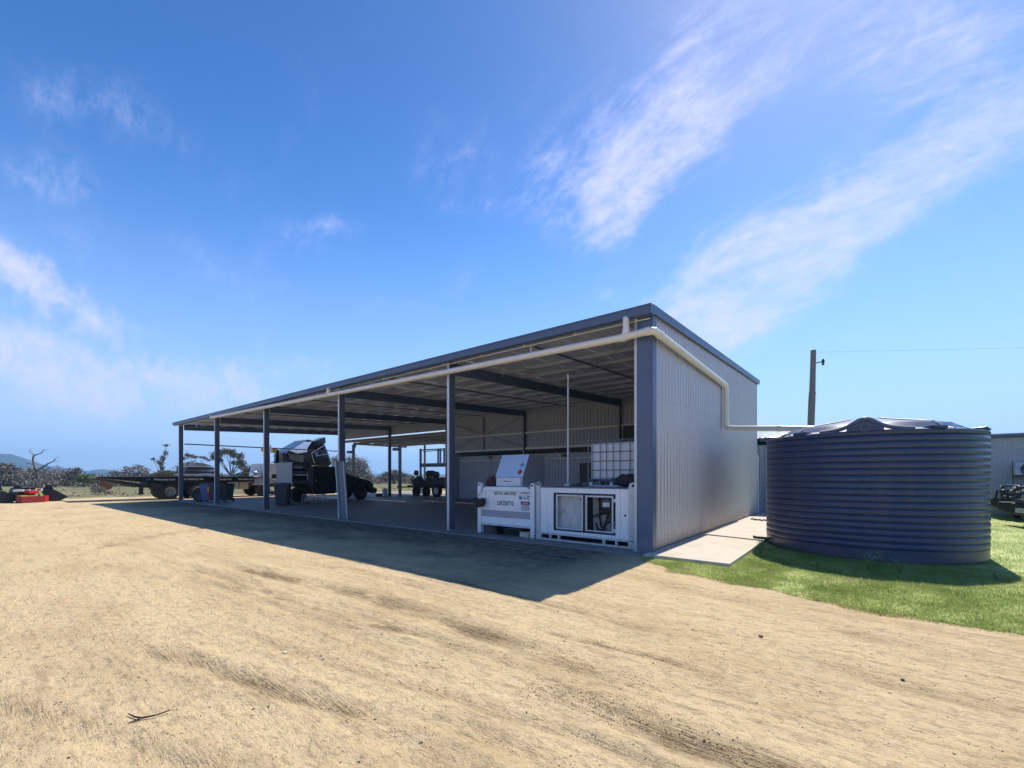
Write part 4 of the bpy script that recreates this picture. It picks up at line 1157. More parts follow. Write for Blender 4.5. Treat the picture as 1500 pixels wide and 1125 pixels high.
bin_((-19.25, 1.75, .035), 55, dgrey, dgrey, 'dark grey wheelie bin standing right of the third free post from the right')
bin_((-19.75, 2.1, .035), 60, blkp, blkp, 'black wheelie bin mostly hidden behind the dark grey bin')
bin_((-25.9, .63, .035), 40, blue, blue, 'blue wheelie bin with a red panel left of the second post from the left', True)
bin_((-25.1, 1.25, .035), 40, blk, blk, 'black wheelie bin just right of the second post from the left')
t = thing('spare_tyre', 'black tyre leaning beside the blue wheelie bin', 'tyre', (-26.2, .28, .035), 40)
m = MB(); m.lathe([(.22, -.1), (.36, -.11), (.40, -.06), (.40, .06), (.36, .11), (.22, .1)], 28, axis='y', c=(0, 0, .40), cap=False); m.build('tyre', blk, t, smooth=True)
m = MB(); m.lathe([(.05, -.05), (.215, -.08), (.215, .08), (.05, .05)], 20, axis='y', c=(0, 0, .40)); m.build('rim', blkm, t, smooth=True)

rp_ = thing('loading_ramp', 'perforated steel loading ramp leaning against the middle post', 'ramp', (0, 0, 0))
pA, pB = Vector((-10.72, -.42, .04)), Vector((-10.32, -.05, .04)); pC = Vector((-10.86, .02, 2.0))   # right foot, ...
foot0 = Vector((-10.60, -.16, .04)); foot1 = Vector((-10.20, -.08, .04)); top0 = Vector((-11.04, -.05, 2.0)); top1 = Vector((-10.64, .03, 2.0))
ex = (foot1 - foot0); ez = (top0 - foot0); nn = ex.cross(ez).normalized()
if nn.y > 0: nn = -nn
m = MB(); NU, NV = 5, 22
m.add([foot0, foot1, top1, top0, foot0 - nn * .03, foot1 - nn * .03, top1 - nn * .03, top0 - nn * .03], [(0, 1, 2, 3), (4, 7, 6, 5), (0, 4, 5, 1), (1, 5, 6, 2), (2, 6, 7, 3), (3, 7, 4, 0)])
m.build('ramp_plate', pm('ramp_steel', (.13, .15, .19), .5, .2, .15, 4), rp_)
m = MB()
for i in range(NV):
    for j in range(NU):
        if (i + j) % 2: continue
        c = foot0 + ex * ((j + .7) / (NU + .4)) + ez * ((i + .6) / NV) + nn * .0015
        m.add([c + ex.normalized() * (.018 * cos(a)) + ez.normalized() * (.022 * sin(a)) for a in np.linspace(0, 2 * pi, 7)[:-1]], [(0, 1, 2, 3, 4, 5)])
stuff(m.build('perforations', blkm, rp_))
for s0, s1 in ((foot0, top0), (foot1, top1)):
    d_ = ex.normalized() * (.02 if s0 is foot0 else -.02)
    m = MB(); a, b_ = s0 + nn * .002, s1 + nn * .002
    m.add([a, a + d_, b_ + d_, b_, a + nn * .05, a + d_ + nn * .05, b_ + d_ + nn * .05, b_ + nn * .05], [(0, 3, 2, 1), (4, 5, 6, 7), (0, 1, 5, 4), (1, 2, 6, 5), (2, 3, 7, 6), (3, 0, 4, 7)])
    m.build('side_rail', galv, rp_)
m = MB(); m.tube([(-16.86, -.10, .03), (-16.93, .0, .75)], .03, 4); tag(m.build('offcut', galv_dark), 'short steel offcut leaning at the foot of the third post from the left', 'offcut')


def stool(loc, rz_, label):
    t = thing('step_stool', label, 'stool', loc, rz_, 'metal step stools by the ute')
    B(-.22, .22, -.16, .16, .44, .465).build('seat', galv, t, bevel=.004)
    for sx_ in (-1, 1):
        for sy_ in (-1, 1):
            m = MB(); m.tube([(sx_ * .23, sy_ * .16, 0), (sx_ * .20, sy_ * .14, .44)], .015, 6); m.build('leg', galv, t)


stool((-20.25, 3.55, .035), 40, 'low metal step stool before the rear wheel of the black ute')
stool((-19.9, 4.1, .035), 35, 'low metal step stool right of the first, before the black canopy panel')

# ------------------------------------------------------------------ wheels
def wheel(parent, c, r, w_, rim=grey, side=1, seg=28, rr=.58):
    """axle along X, centre c, outer face on side"""
    m = MB(); m.lathe([(r * rr, -w_ / 2), (r * .92, -w_ / 2), (r, -w_ * .32), (r, w_ * .32), (r * .92, w_ / 2), (r * rr, w_ / 2)], seg, axis='x', cap=False)
    # tread lugs
    for k_ in range(seg):
        a = 2 * pi * k_ / seg; m.box(-w_ * .34, w_ * .34, -.02, .02, r - .01, r + .012, Matrix.Rotation(a, 4, 'X'))
    ty = m.build('tyre', blk, parent, smooth=True, loc=c)
    m = MB(); s = side
    m.lathe([(r * rr, s * w_ * .42), (r * rr * .92, s * w_ * .30), (r * .34, s * w_ * .12), (r * .16, s * w_ * .16), (r * .14, s * w_ * .34), (.01, s * w_ * .34)], seg, axis='x', cap=False)
    rm = m.build('rim', rim, ty, smooth=True)
    m = MB()
    for k_ in range(8):
        a = 2 * pi * k_ / 8; m.lathe([(.014, s * w_ * .13), (.014, s * w_ * .22)], 6, axis='x', c=(0, cos(a) * r * .27, sin(a) * r * .27))
    m.build('wheel_nuts', blkm, ty)
    return ty


# ------------------------------------------------------------------ black ute with open canopy
ut = thing('ute', 'black four wheel drive ute with an open canopy drawer unit parked inside the shed', 'ute', (-21.9, 5.4, .035))
uy = lambda y: y - 5.4
m = MB(); m.prism([(uy(4.14), .45), (uy(4.14), 1.98), (uy(4.3), 2.03), (uy(5.75), 2.0), (uy(6.32), 1.60), (uy(6.95), 1.38), (uy(7.85), 1.16), (uy(8.05), .98), (uy(8.08), .55), (uy(7.85), .50), (uy(7.80), .62), (uy(7.70), .85), (uy(7.27), 1.02), (uy(6.85), .85), (uy(6.72), .55), (uy(6.66), .45)], -.96, .96, 'x')
m.build('body', blkp, ut, bevel=.035)
m = MB(); m.prism([(uy(5.72), 1.95), (uy(6.28), 1.60), (uy(6.30), 1.615), (uy(5.74), 1.97)], -.80, .80, 'x'); m.build('windscreen', glassd, ut)
for s in (-1, 1):
    m = MB(); m.prism([(uy(4.85), 1.45), (uy(6.1), 1.45), (uy(5.65), 1.88), (uy(4.85), 1.9)], s * .962, s * .968, 'x'); m.build('side_window', glassd, ut)
    m = MB(); m.box(s * 1.0, s * 1.2, uy(6.1), uy(6.2), 1.35, 1.6); m.build('mirror', blkp, ut, bevel=.02)
B(.955, .975, uy(4.18), uy(5.5), .42, 1.96).build('canopy_door', blkp, ut, bevel=.01)
B(.975, .985, uy(4.35), uy(4.42), 1.15, 1.25).build('door_handle', chrome, ut)
# open canopy box with shelves
m = MB(); m.box(-.96, .96, uy(3.05), uy(3.11), 1.05, 2.22); m.box(-.96, .96, uy(4.04), uy(4.12), 1.05, 2.22); m.box(-.96, .96, uy(3.11), uy(4.04), 2.18, 2.22); m.box(-.96, .96, uy(3.11), uy(4.04), 1.05, 1.20); m.box(-.1, -.05, uy(3.11), uy(4.04), 1.2, 2.18)
m.build('canopy_frame', pm('canopy_grey', (.10, .11, .13), .5, .1), ut, bevel=.01)
for k_, zz in enumerate((1.46, 1.66, 1.88, 2.04)):
    B(-.04, .90, uy(3.16), uy(3.98), zz, zz + .03).build('shelf', alu, ut)
    B(.3, .93, uy(3.2 + .05 * (k_ % 2)), uy(3.9 - .12 * (k_ % 3)), zz + .032, zz + .11).build('drawer', dgrey if k_ % 2 else galv, ut, bevel=.006)
B(.96, .975, uy(3.86), uy(3.92), 1.24, 1.62).build('gas_strut', galv, ut)
B(-.95, .95, uy(3.032), uy(3.048), 1.07, 2.20).build('rear_panel', pm('dull_checker_sheet', (.34, .35, .36), .5, .2, .15, 8), ut, bevel=.004)
B(-.85, .85, uy(2.5), uy(4.1), .85, 1.04).build('tray', blkm, ut, bevel=.01)
B(-.6, .6, uy(2.4), uy(7.6), .45, .62).build('chassis', blkm, ut)
m = MB(); m.prism([(uy(2.55), .52), (uy(2.66), .52), (uy(3.12), 1.02), (uy(3.03), 1.05)], .93, .99, 'x'); m.build('canopy_leg', galv, ut, bevel=.01)
m = MB(); m.prism([(uy(3.9), 1.04), (uy(4.12), 1.04), (uy(4.12), .7), (uy(4.3), .62), (uy(4.2), .55)], .9, .95, 'x'); m.build('mudguard', dgrey, ut)
for yy in (3.43, 7.27):
    for s in (-1, 1): wheel(ut, (s * .84, uy(yy), .43), .43, .28, blkm, s)
m = MB(); m.box(-.95, .95, uy(8.12), uy(8.4), .42, .66); m.box(-.5, .5, uy(8.4), uy(8.62), .35, .6)
m.tube([(-.6, uy(8.35), .6), (-.6, uy(8.3), .98), (.6, uy(8.3), .98), (.6, uy(8.35), .6)], .035, 8)
m.build('bull_bar', blkm, ut, bevel=.02)
m = MB(); m.tube([(-.35, uy(8.58), .62), (.35, uy(8.58), .62)], .1, 12); m.build('winch', blkm, ut, smooth=True)
for s in (-1, 1): B(s * .8 - .13, s * .8 + .13, uy(8.0), uy(8.07), .88, 1.0).build('headlight', chrome, ut, bevel=.02)

# ------------------------------------------------------------------ flatbed trailer
tr = thing('flatbed_trailer', 'long black flatbed trailer with white lettering on its side beyond the shed', 'trailer', (-32.45, 1, 0))
ty_ = lambda y: y - 1
m = MB(); m.prism([(ty_(-3.35), 1.36), (ty_(-3.35), 1.44), (ty_(5.02), 1.44), (ty_(5.02), 1.10), (ty_(-1.2), 1.10), (ty_(-2.3), 1.25)], -1.25, 1.25, 'x'); m.build('deck', blkp, tr, bevel=.01)
B(-1.27, 1.27, ty_(-2.4), ty_(5.02), 1.445, 1.465).build('deck_edge', grey, tr)
m = MB(); m.prism([(ty_(-3.3), 1.34), (ty_(-2.2), 1.20), (ty_(-.6), .88), (ty_(-.6), .72), (ty_(-1.3), .78), (ty_(-2.4), 1.10), (ty_(-3.3), 1.30)], .9, 1.2, 'x')
m.prism([(ty_(-3.3), 1.34), (ty_(-2.2), 1.20), (ty_(-.6), .88), (ty_(-.6), .72), (ty_(-1.3), .78), (ty_(-2.4), 1.10), (ty_(-3.3), 1.30)], -1.2, -.9, 'x'); m.build('loading_ramp_arm', blkm, tr)
B(-.9, .9, ty_(-.95), ty_(4.8), .78, 1.09).build('chassis', blkm, tr)
B(1.0, 1.15, ty_(-1.38), ty_(-1.18), .40, .95).build('stabiliser_leg', blkm, tr); B(.95, 1.2, ty_(-1.42), ty_(-1.14), .36, .40).build('stabiliser_foot', blkm, tr)
m = MB(); m.prism([(ty_(-.85), .85), (ty_(-.5), .12), (ty_(-.2), .08), (ty_(-.2), 1.0), (ty_(-.85), 1.08)], .55, 1.24, 'x'); m.build('mudflap', blk, tr, bevel=.02)
for yy in (.16, 1.63, 2.95):
    for s in (-1, 1): wheel(tr, (s * 1.08, ty_(yy), .5), .5, .3, grey, s, rr=.60)
    B(-1.0, 1.0, ty_(yy) - .06, ty_(yy) + .06, .44, .56).build('axle', blkm, tr)
for yy in (.16, 1.63):
    pts = [(1.18, ty_(yy) + .60 * cos(a), .5 + .58 * sin(a)) for a in np.linspace(.25, pi - .25, 12)]
    m = MB(); m.tube(pts, .04, 6); m.build('mudguard', blkm, tr)
B(.75, 1.22, ty_(3.45), ty_(4.05), .55, 1.06).build('toolbox', alu, tr, bevel=.015); B(.75, 1.22, ty_(4.12), ty_(4.7), .55, 1.06).build('toolbox', pm('tan_box', (.30, .26, .18), .6), tr, bevel=.015)
TRX = (radians(90), 0, radians(90))
m = MB(); m.add([(1.256, ty_(-1.05), 1.20), (1.256, ty_(-.80), 1.27), (1.256, ty_(-1.05), 1.36), (1.256, ty_(-.98), 1.27)], [(0, 1, 2, 3)]); m.build('arrow_logo', stick_b, tr)
text('lettering', 'Whitsunday Civil', .17, (1.257, ty_(-.70), 1.215), TRX, wink, tr, .92)
text('lettering', 'Ph 0428 812 994', .17, (1.257, ty_(.86), 1.215), TRX, wink, tr, .92)
text('lettering', 'Whitsunday Civil', .16, (1.257, ty_(2.66), 1.215), TRX, wink, tr, .85)
text('lettering', 'Whitsunday Civil', .16, (1.257, ty_(4.02), 1.215), TRX, wink, tr, .85)
# load
ld = thing('pallet_stack', 'stack of grey steel frames and boxes tied on the trailer deck', 'load', (-32.4, 1.85, 1.47))
for (a, b_, c, d, mt) in ((-1.0, .9, .06, .16, galv), (-.85, .95, .18, .34, dgrey), (-.8, .9, .36, .44, grey), (-.7, .85, .46, .60, dgrey), (-.65, .8, .62, .68, galv)):
    B(-.8, .8, a, b_, c, d).build('frame_layer', mt, ld, bevel=.01)
m = MB(); m.prism([(-.2, .70), (-.2, .92), (.2, .90), (.78, .74), (.78, .70)], -.6, .6, 'x'); m.build('tray', grey, ld, bevel=.01)
B(-.8, .8, -.9, -.7, .0, .05).build('dunnage', timber, ld); B(-.8, .8, .5, .7, .0, .05).build('dunnage', timber, ld)

# ------------------------------------------------------------------ truck with tilted cab and crane
tk = thing('crane_truck', 'crane truck with chrome fronted cab tilted forward behind the black ute', 'truck', (-32.45, 7.5, 0))
ky = lambda y: y - 7.5
B(-.5, .5, ky(5.1), ky(11.0), .65, .95).build('chassis', blkm, tk)
B(-1.22, 1.22, ky(5.12), ky(6.3), .84, 1.30).build('tray_side', alu, tk, bevel=.02)
m = MB(); m.lathe([(.25, ky(4.98)), (.32, ky(5.05)), (.32, ky(5.5)), (.25, ky(5.6))], 18, axis='y', c=(.85, 0, 1.6)); m.build('air_tank', chrome, tk, smooth=True)
B(-1.2, 1.22, ky(5.75), ky(7.05), 1.35, 2.42).build('crane_base_box', white2, tk, bevel=.03)
B(-1.2, 1.2, ky(7.08), ky(7.95), 1.2, 2.42).build('toolbox', alu, tk, bevel=.03)
B(.95, 1.26, ky(6.3), ky(7.2), 1.30, 1.62).build('hydraulic_tank', blkm, tk, bevel=.04)
B(-.2, .2, ky(6.2), ky(7.05), 3.30, 3.58).build('crane_boom', white, tk, bevel=.03)
B(-.22, .22, ky(6.78), ky(7.08), 3.28, 3.68).build('boom_end', yellow, tk, bevel=.03); B(-.22, .22, ky(6.1), ky(6.3), 3.36, 3.66).build('boom_end', yellow, tk, bevel=.03)
m = MB(); m.prism([(ky(7.02), 2.42), (ky(7.34), 2.42), (ky(7.28), 3.55), (ky(7.1), 3.6)], -.16, .16, 'x'); m.build('crane_column', blkp, tk, bevel=.02)
m = MB(); m.prism([(ky(6.5), 2.42), (ky(6.66), 2.42), (ky(6.64), 3.28), (ky(6.54), 3.28)], -.08, .08, 'x'); m.build('crane_ram', blkm, tk)
m = MB(); m.tube([(.3, ky(6.58), 3.58), (.3, ky(6.6), 3.9)], .03, 6); m.tube([(.0, ky(6.7), 2.45), (.0, ky(7.0), 2.60), (0, ky(7.6), 2.48)], .03, 8); m.build('crane_hose', blk, tk)
cabp = [(7.40, 3.07), (7.56, 3.42), (8.81, 4.21), (9.14, 4.42), (9.59, 4.30), (10.30, 4.42), (10.48, 4.09), (10.95, 2.95), (11.08, 2.47), (10.85, 2.28), (10.1, 2.30), (8.59, 2.44), (7.9, 2.50), (7.62, 2.72)]
m = MB(); m.prism([(ky(a), b_) for a, b_ in cabp], -1.15, 1.15, 'x'); m.build('cab', blkp, tk, bevel=.05)
m = MB(); pp_ = ((7.60, 3.42), (8.81, 4.20), (9.40, 4.24), (8.95, 3.73), (8.86, 3.38), (8.05, 3.24)); tx = lambda z: 1.52 - (z - 3.24) * .36
m.add([(tx(b_), ky(a), b_) for a, b_ in pp_] + [(1.12, ky(a), b_) for a, b_ in pp_], [(0, 1, 2, 3, 4, 5)] + [(i, (i + 1) % 6, 6 + (i + 1) % 6, 6 + i) for i in range(6)])
for k_ in range(4):
    gr_ = MB(); gr_.tube([(1.17, ky(7.72 + k_ * .05), 3.56 + k_ * .11), (1.17, ky(8.74), 4.22 + k_ * .05)], .022, 5); gr_.build('grille_bar', chrome, tk)
m.build('chrome_panel', pm('bright_panel', (.85, .87, .90), .25, .7), tk)
m = MB(); m.prism([(ky(a), b_) for a, b_ in ((7.50, 3.25), (7.66, 2.75), (8.7, 2.55), (8.75, 3.15), (8.0, 3.15))], 1.155, 1.20, 'x'); m.build('bumper', grey, tk, bevel=.03)
m = MB(); m.prism([(ky(7.05), 3.22), (ky(7.25), 3.30), (ky(7.75), 2.45), (ky(7.45), 2.62), (ky(7.15), 2.9)], .9, 1.25, 'x'); m.build('step_box', blkp, tk, bevel=.03)
m = MB(); m.prism([(ky(a), b_) for a, b_ in ((9.42, 3.40), (9.95, 3.80), (10.38, 3.86), (10.78, 2.80), (10.1, 2.89))], 1.155, 1.165, 'x'); m.build('side_window', glassd, tk)
m = MB(); m.prism([(ky(a), b_) for a, b_ in ((10.34, 3.95), (10.50, 4.02), (10.97, 2.85), (10.85, 2.75))], 1.155, 1.175, 'x'); m.build('window_trim', pm('blue_reflective', (.10, .2, .4), .2), tk)
m = MB(); m.prism([(ky(a), b_) for a, b_ in ((9.35, 4.22), (9.9, 4.42), (10.51, 4.70), (10.55, 4.2), (10.3, 4.1), (9.6, 3.9))], .2, 1.22, 'x'); m.build('wind_deflector', blkp, tk, bevel=.03)
m = MB(); m.tube([(1.2, ky(9.3), 3.3), (1.2, ky(10.4), 4.0)], .025, 6); m.tube([(1.2, ky(9.7), 3.1), (1.2, ky(10.7), 3.3)], .025, 6); m.tube([(1.2, ky(9.35), 3.3), (1.2, ky(9.6), 2.5)], .03, 6); m.build('grab_rail', chrome, tk)
m = MB(); m.prism([(ky(a), b_) for a, b_ in ((9.55, 3.32), (9.85, 3.05), (9.95, 3.45), (9.85, 3.42), (9.8, 3.5), (9.72, 3.4))], 1.17, 1.19, 'x'); m.build('door_decal', pm('pale_blue_decal', (.2, .35, .6), .4), tk)
for yy in (2.52, 2.62): m = MB(); m.tube([(1.1, ky(9.95 + yy * 1.0 - 2.5), 2.95), (1.1, ky(10.2 + yy - 2.5), 2.35)], .05, 6); m.build('tilt_ram', alu, tk)
for yy in (5.72, 9.9):
    for s in (-1, 1): wheel(tk, (s * 1.05, ky(yy), .5), .5, .3, blkm, s)
B(-.6, .6, ky(8.6), ky(10.2), .9, 1.7).build('engine', blkm, tk, bevel=.05)

# ------------------------------------------------------------------ plant trailer under the awning
pt = thing('plant_trailer', 'dark three wheeled plant trailer with drums and lamps beyond the back of the shed', 'trailer', (-21, 13.3, .0))
px_ = lambda x: x + 21
B(px_(-23.3), px_(-17.8), -.7, .7, .62, .80).build('chassis', blkm, pt, bevel=.01)
m = MB(); m.tube([(px_(-25.2), 0, .62), (px_(-23.2), .0, .66)], .06, 6); m.tube([(px_(-25.0), 0, .62), (px_(-23.2), -.5, .66)], .045, 6); m.box(px_(-25.3), px_(-25.0), -.1, .1, .52, .74); m.build('drawbar', blkm, pt)
for x_ in (-22.2, -21.1): 
    w1 = wheel(pt, (px_(x_), -.72, .36), .36, .24, blkm, 1); w1.rotation_euler = (0, 0, radians(-90))
w1 = wheel(pt, (px_(-19.9), -.78, .45), .45, .26, galv, 1); w1.rotation_euler = (0, 0, radians(-90))
B(px_(-22.9), px_(-21.3), -.6, .6, .82, 1.2).build('engine_bay', blkm, pt, bevel=.06)
B(px_(-21.3), px_(-18.0), -.68, .68, .82, 1.38).build('machine_body', dgrey, pt, bevel=.05)
for (x_, z_, r_, l_) in ((-22.75, 1.05, .26, .5), (-22.5, 1.28, .22, .4), (-21.2, 1.62, .27, .6), (-20.8, 1.58, .24, .6)):
    m = MB(); m.lathe([(r_ * .9, -l_ / 2), (r_, -l_ / 2 + .03), (r_, l_ / 2 - .03), (r_ * .9, l_ / 2)], 20, axis='y', c=(px_(x_), -.2, z_)); m.build('drum', blkm, pt, smooth=True)
m = MB(); m.lathe([(.1, -.1), (.19, -.06), (.2, .1), (.12, .14)], 18, axis='y', c=(px_(-22.75), -.3, 1.72)); m.build('work_lamp', dgrey, pt, smooth=True)
m = MB(); m.tube([(px_(-22.75), -.2, 1.3), (px_(-22.75), -.2, 1.6)], .03, 6); m.build('lamp_stalk', blkm, pt)
m = MB(); pts = [(px_(-21.15) + .28 * cos(a), -.55, 1.58 + .28 * sin(a)) for a in np.linspace(pi * 1.15, pi * 1.9, 10)]; m.tube(pts, .018, 6); m.build('grab_handle', alu, pt)
for k_ in range(14):
    random.seed(50 + k_); x_ = random.uniform(-23.0, -19.0); z_ = random.uniform(.85, 1.35)
    if k_ % 2: B(px_(x_), px_(x_) + random.uniform(.1, .3), -.76, -.66, z_, z_ + random.uniform(.06, .2)).build('fitting', (grey, blkm, dgrey)[k_ % 3], pt, bevel=.01)

rk = thing('steel_rack', 'tall blue grey steel frame rack standing behind the plant trailer', 'rack', (-22.8, 15.6, 0))
for x_ in (-2.55, 1.6): B(x_ - .07, x_ + .07, -.07, .07, 0, 3.75).build('upright', flash, rk)
for (z0, z1, y0) in ((2.22, 2.52, -.09), (3.60, 3.68, -.08)): B(-2.6, 1.7, y0, -y0, z0, z1).build('beam', flash, rk)
B(-2.4, 1.5, .1, .2, 3.50, 3.56).build('beam', flash, rk)
for x_ in (-.40, -.14, .30): B(x_ - .045, x_ + .045, -.06, .06, 2.53, 3.60).build('baluster', flash, rk)
for x_ in (.6, .78, 1.1, 1.35): B(x_ - .04, x_ + .04, -.1, .1, 2.53, 3.4).build('stored_part', blkm, rk)
B(.5, 1.5, -.1, .1, 3.08, 3.14).build('shelf', flash, rk); B(.5, 1.5, -.1, .1, 2.76, 2.82).build('shelf', flash, rk)
B(.55, .63, -.04, .04, .0, 2.22).build('upright', flash, rk)
t = thing('drum', 'pale grey plastic drum at the foot of the double post behind the shed', 'drum', (-23.15, 10.55, .035))
m = MB(); m.lathe([(.17, 0), (.19, .02), (.19, .5), (.15, .56), (.06, .57)], 20); m.build('drum_body', poly, t, smooth=True)
m = MB(); m.lathe([(.05, .57), (.05, .61)], 12); m.build('cap', blk, t)
t = thing('battery_box', 'low black box on the floor left of the pale drum', 'box', (-23.55, 10.4, .035), 20)
B(-.25, .25, -.15, .15, 0, .16).build('box_body', blkm, t, bevel=.01); B(-.24, .24, -.14, .14, .162, .19).build('lid', blk, t, bevel=.008)

# ------------------------------------------------------------------ machine attachments at far left
def bucket(loc, rz_, label, s=1.0):
    t = thing('excavator_bucket', label, 'bucket', loc, rz_, 'excavator buckets at the yard edge')
    outer = [(0, .9 * s), (-.1 * s, .45 * s), (.05 * s, .12 * s), (.35 * s, 0), (.8 * s, .02 * s), (1.15 * s, .25 * s)]
    inner_ = [(x + .04 * s, z + .05 * s) for x, z in outer[::-1]]
    m = MB(); m.prism(outer + inner_, -.6 * s, .6 * s, 'y'); m.build('shell', blkm, t)
    for sy_ in (-.6 * s, .56 * s):
        m = MB(); m.prism(outer + [(.5 * s, .75 * s)], sy_, sy_ + .04 * s, 'y'); m.build('side_plate', blkm, t)
    for k_ in range(5): m = MB(); m.prism([(1.08 * s, .18 * s), (1.36 * s, .42 * s), (1.12 * s, .30 * s)], (-.55 + k_ * .25) * s, (-.45 + k_ * .25) * s, 'y'); m.build('tooth', grey, t)
    for sy_ in (-.15, .12): m = MB(); m.prism([(-.02, .9 * s), (.1, 1.12 * s), (.3, 1.1 * s), (.38, .8 * s)], sy_ * s, (sy_ + .04) * s, 'y'); m.build('hinge_ear', blkm, t)


bucket((-34.15, -7.1, 0), 92, 'black excavator bucket at the extreme left edge of the yard', .85)
bucket((-34.0, -6.35, 0), 100, 'second black excavator bucket just right of the edge one', .85)
bucket((-34.6, -5.1, 0), 80, 'black excavator bucket behind the red attachment', .85)
at = thing('mulcher_head', 'red mulching attachment lying on the ground at the yard edge', 'attachment', (-33.2, -5.7, 0), 38)
at.scale = (.62, .62, .85)
B(-.2, .35, -1.1, .75, .02, .42).build('housing', dred, at, bevel=.02)
B(-.2, .36, .77, 1.15, .02, .42).build('end_housing', red, at, bevel=.02)
B(-.25, .30, -.4, .35, .60, .80).build('motor_cover', red, at, bevel=.03); B(-.15, .2, -1.0, .4, .43, .50).build('frame_bar', yellow, at)
m = MB()
for k_ in range(4): m.tube([(-.5, -1.0 + k_ * .55, .8), (.1, -.7 + k_ * .5, .82)], .07, 8)
m.build('roller', poly, at)
m = MB(); m.box(-.5, .1, -.5, .9, .95, 1.02); m.box(-.45, -.3, -.9, .6, .5, .95); m.tube([(0, -.3, .9), (-.3, 0, 1.15), (-.3, .5, 1.1), (0, .8, .95)], .04, 6); m.build('linkage', blkm, at)
B(.1, .3, .45, .7, .43, .58).build('green_cap', pm('lime_paint', (.3, .5, .05), .5), at)
jk = thing('rusty_implement', 'rusty farm implement in the paddock below the trailer tail', 'implement', (-57.5, 1.1, 0), 75)
orange = pm('rusty_orange', (.26, .13, .06), .8, 0, .3, 4)
for k_ in range(6): m = MB(); m.lathe([(.04, -.04), (.42, -.02), (.42, .02), (.04, .04)], 16, axis='y', c=(0, -1.6 + k_ * .6, .45)); m.build('disc', pm('rust', (.22, .09, .045), .8), jk, smooth=True)
B(-.2, .2, -1.9, 1.9, .85, 1.05).build('beam', orange, jk, bevel=.02); B(-1.2, -.2, -.1, .1, .8, .95).build('hitch', orange, jk)

# ------------------------------------------------------------------ brick building, air conditioner
bb = thing('brick_building', 'low light grey brick building with a dark roof edge at the far right', 'building', (14, 16, 0))
B(-6.95, 9, 0, 9, 0, 2.93).build('wall', mat_brick(), bb)
B(-7.1, 9.2, -.18, 9.2, 2.935, 3.05).build('roof_edge', flash, bb, bevel=.01)
B(-6.9, 9, .1, 9, 3.052, 3.09).build('roof_sheet', zinc, bb)
ac = thing('air_conditioner', 'white outdoor air conditioner unit mounted on the grey brick wall', 'air conditioner', (8.06, 15.98, 1.47))
B(-.40, .40, -.30, -.03, .06, .50).build('casing', white2, ac, bevel=.02)
m = MB(); m.lathe([(.20, -.318), (.20, -.302)], 28, axis='y', c=(-.08, 0, .28)); m.build('fan_recess', blkm, ac)
for r_ in (.07, .12, .17, .2):
    m = MB(); m.tube([(-.08 + r_ * cos(a), -.328, .28 + r_ * sin(a)) for a in np.linspace(0, 2 * pi, 24)], .006, 5, cap=False); m.build('grille_ring', grey, ac)
for k_ in range(3):
    a = k_ * 2.1; M2 = Matrix.Translation((-.08, -.322, .28)) @ Matrix.Rotation(a, 4, 'Y'); m = MB(); m.add([(0, 0, .02), (.07, 0, .06), (.06, 0, .17), (-.04, 0, .17)], [(0, 1, 2, 3)], M2); m.build('fan_blade', grey, ac)
m = MB(); m.lathe([(.04, -.335), (.04, -.33)], 14, axis='y', c=(-.08, 0, .28)); m.build('badge', white, ac)
B(-.38, .38, -.32, 0, .0, .05).build('bracket', timber, ac)

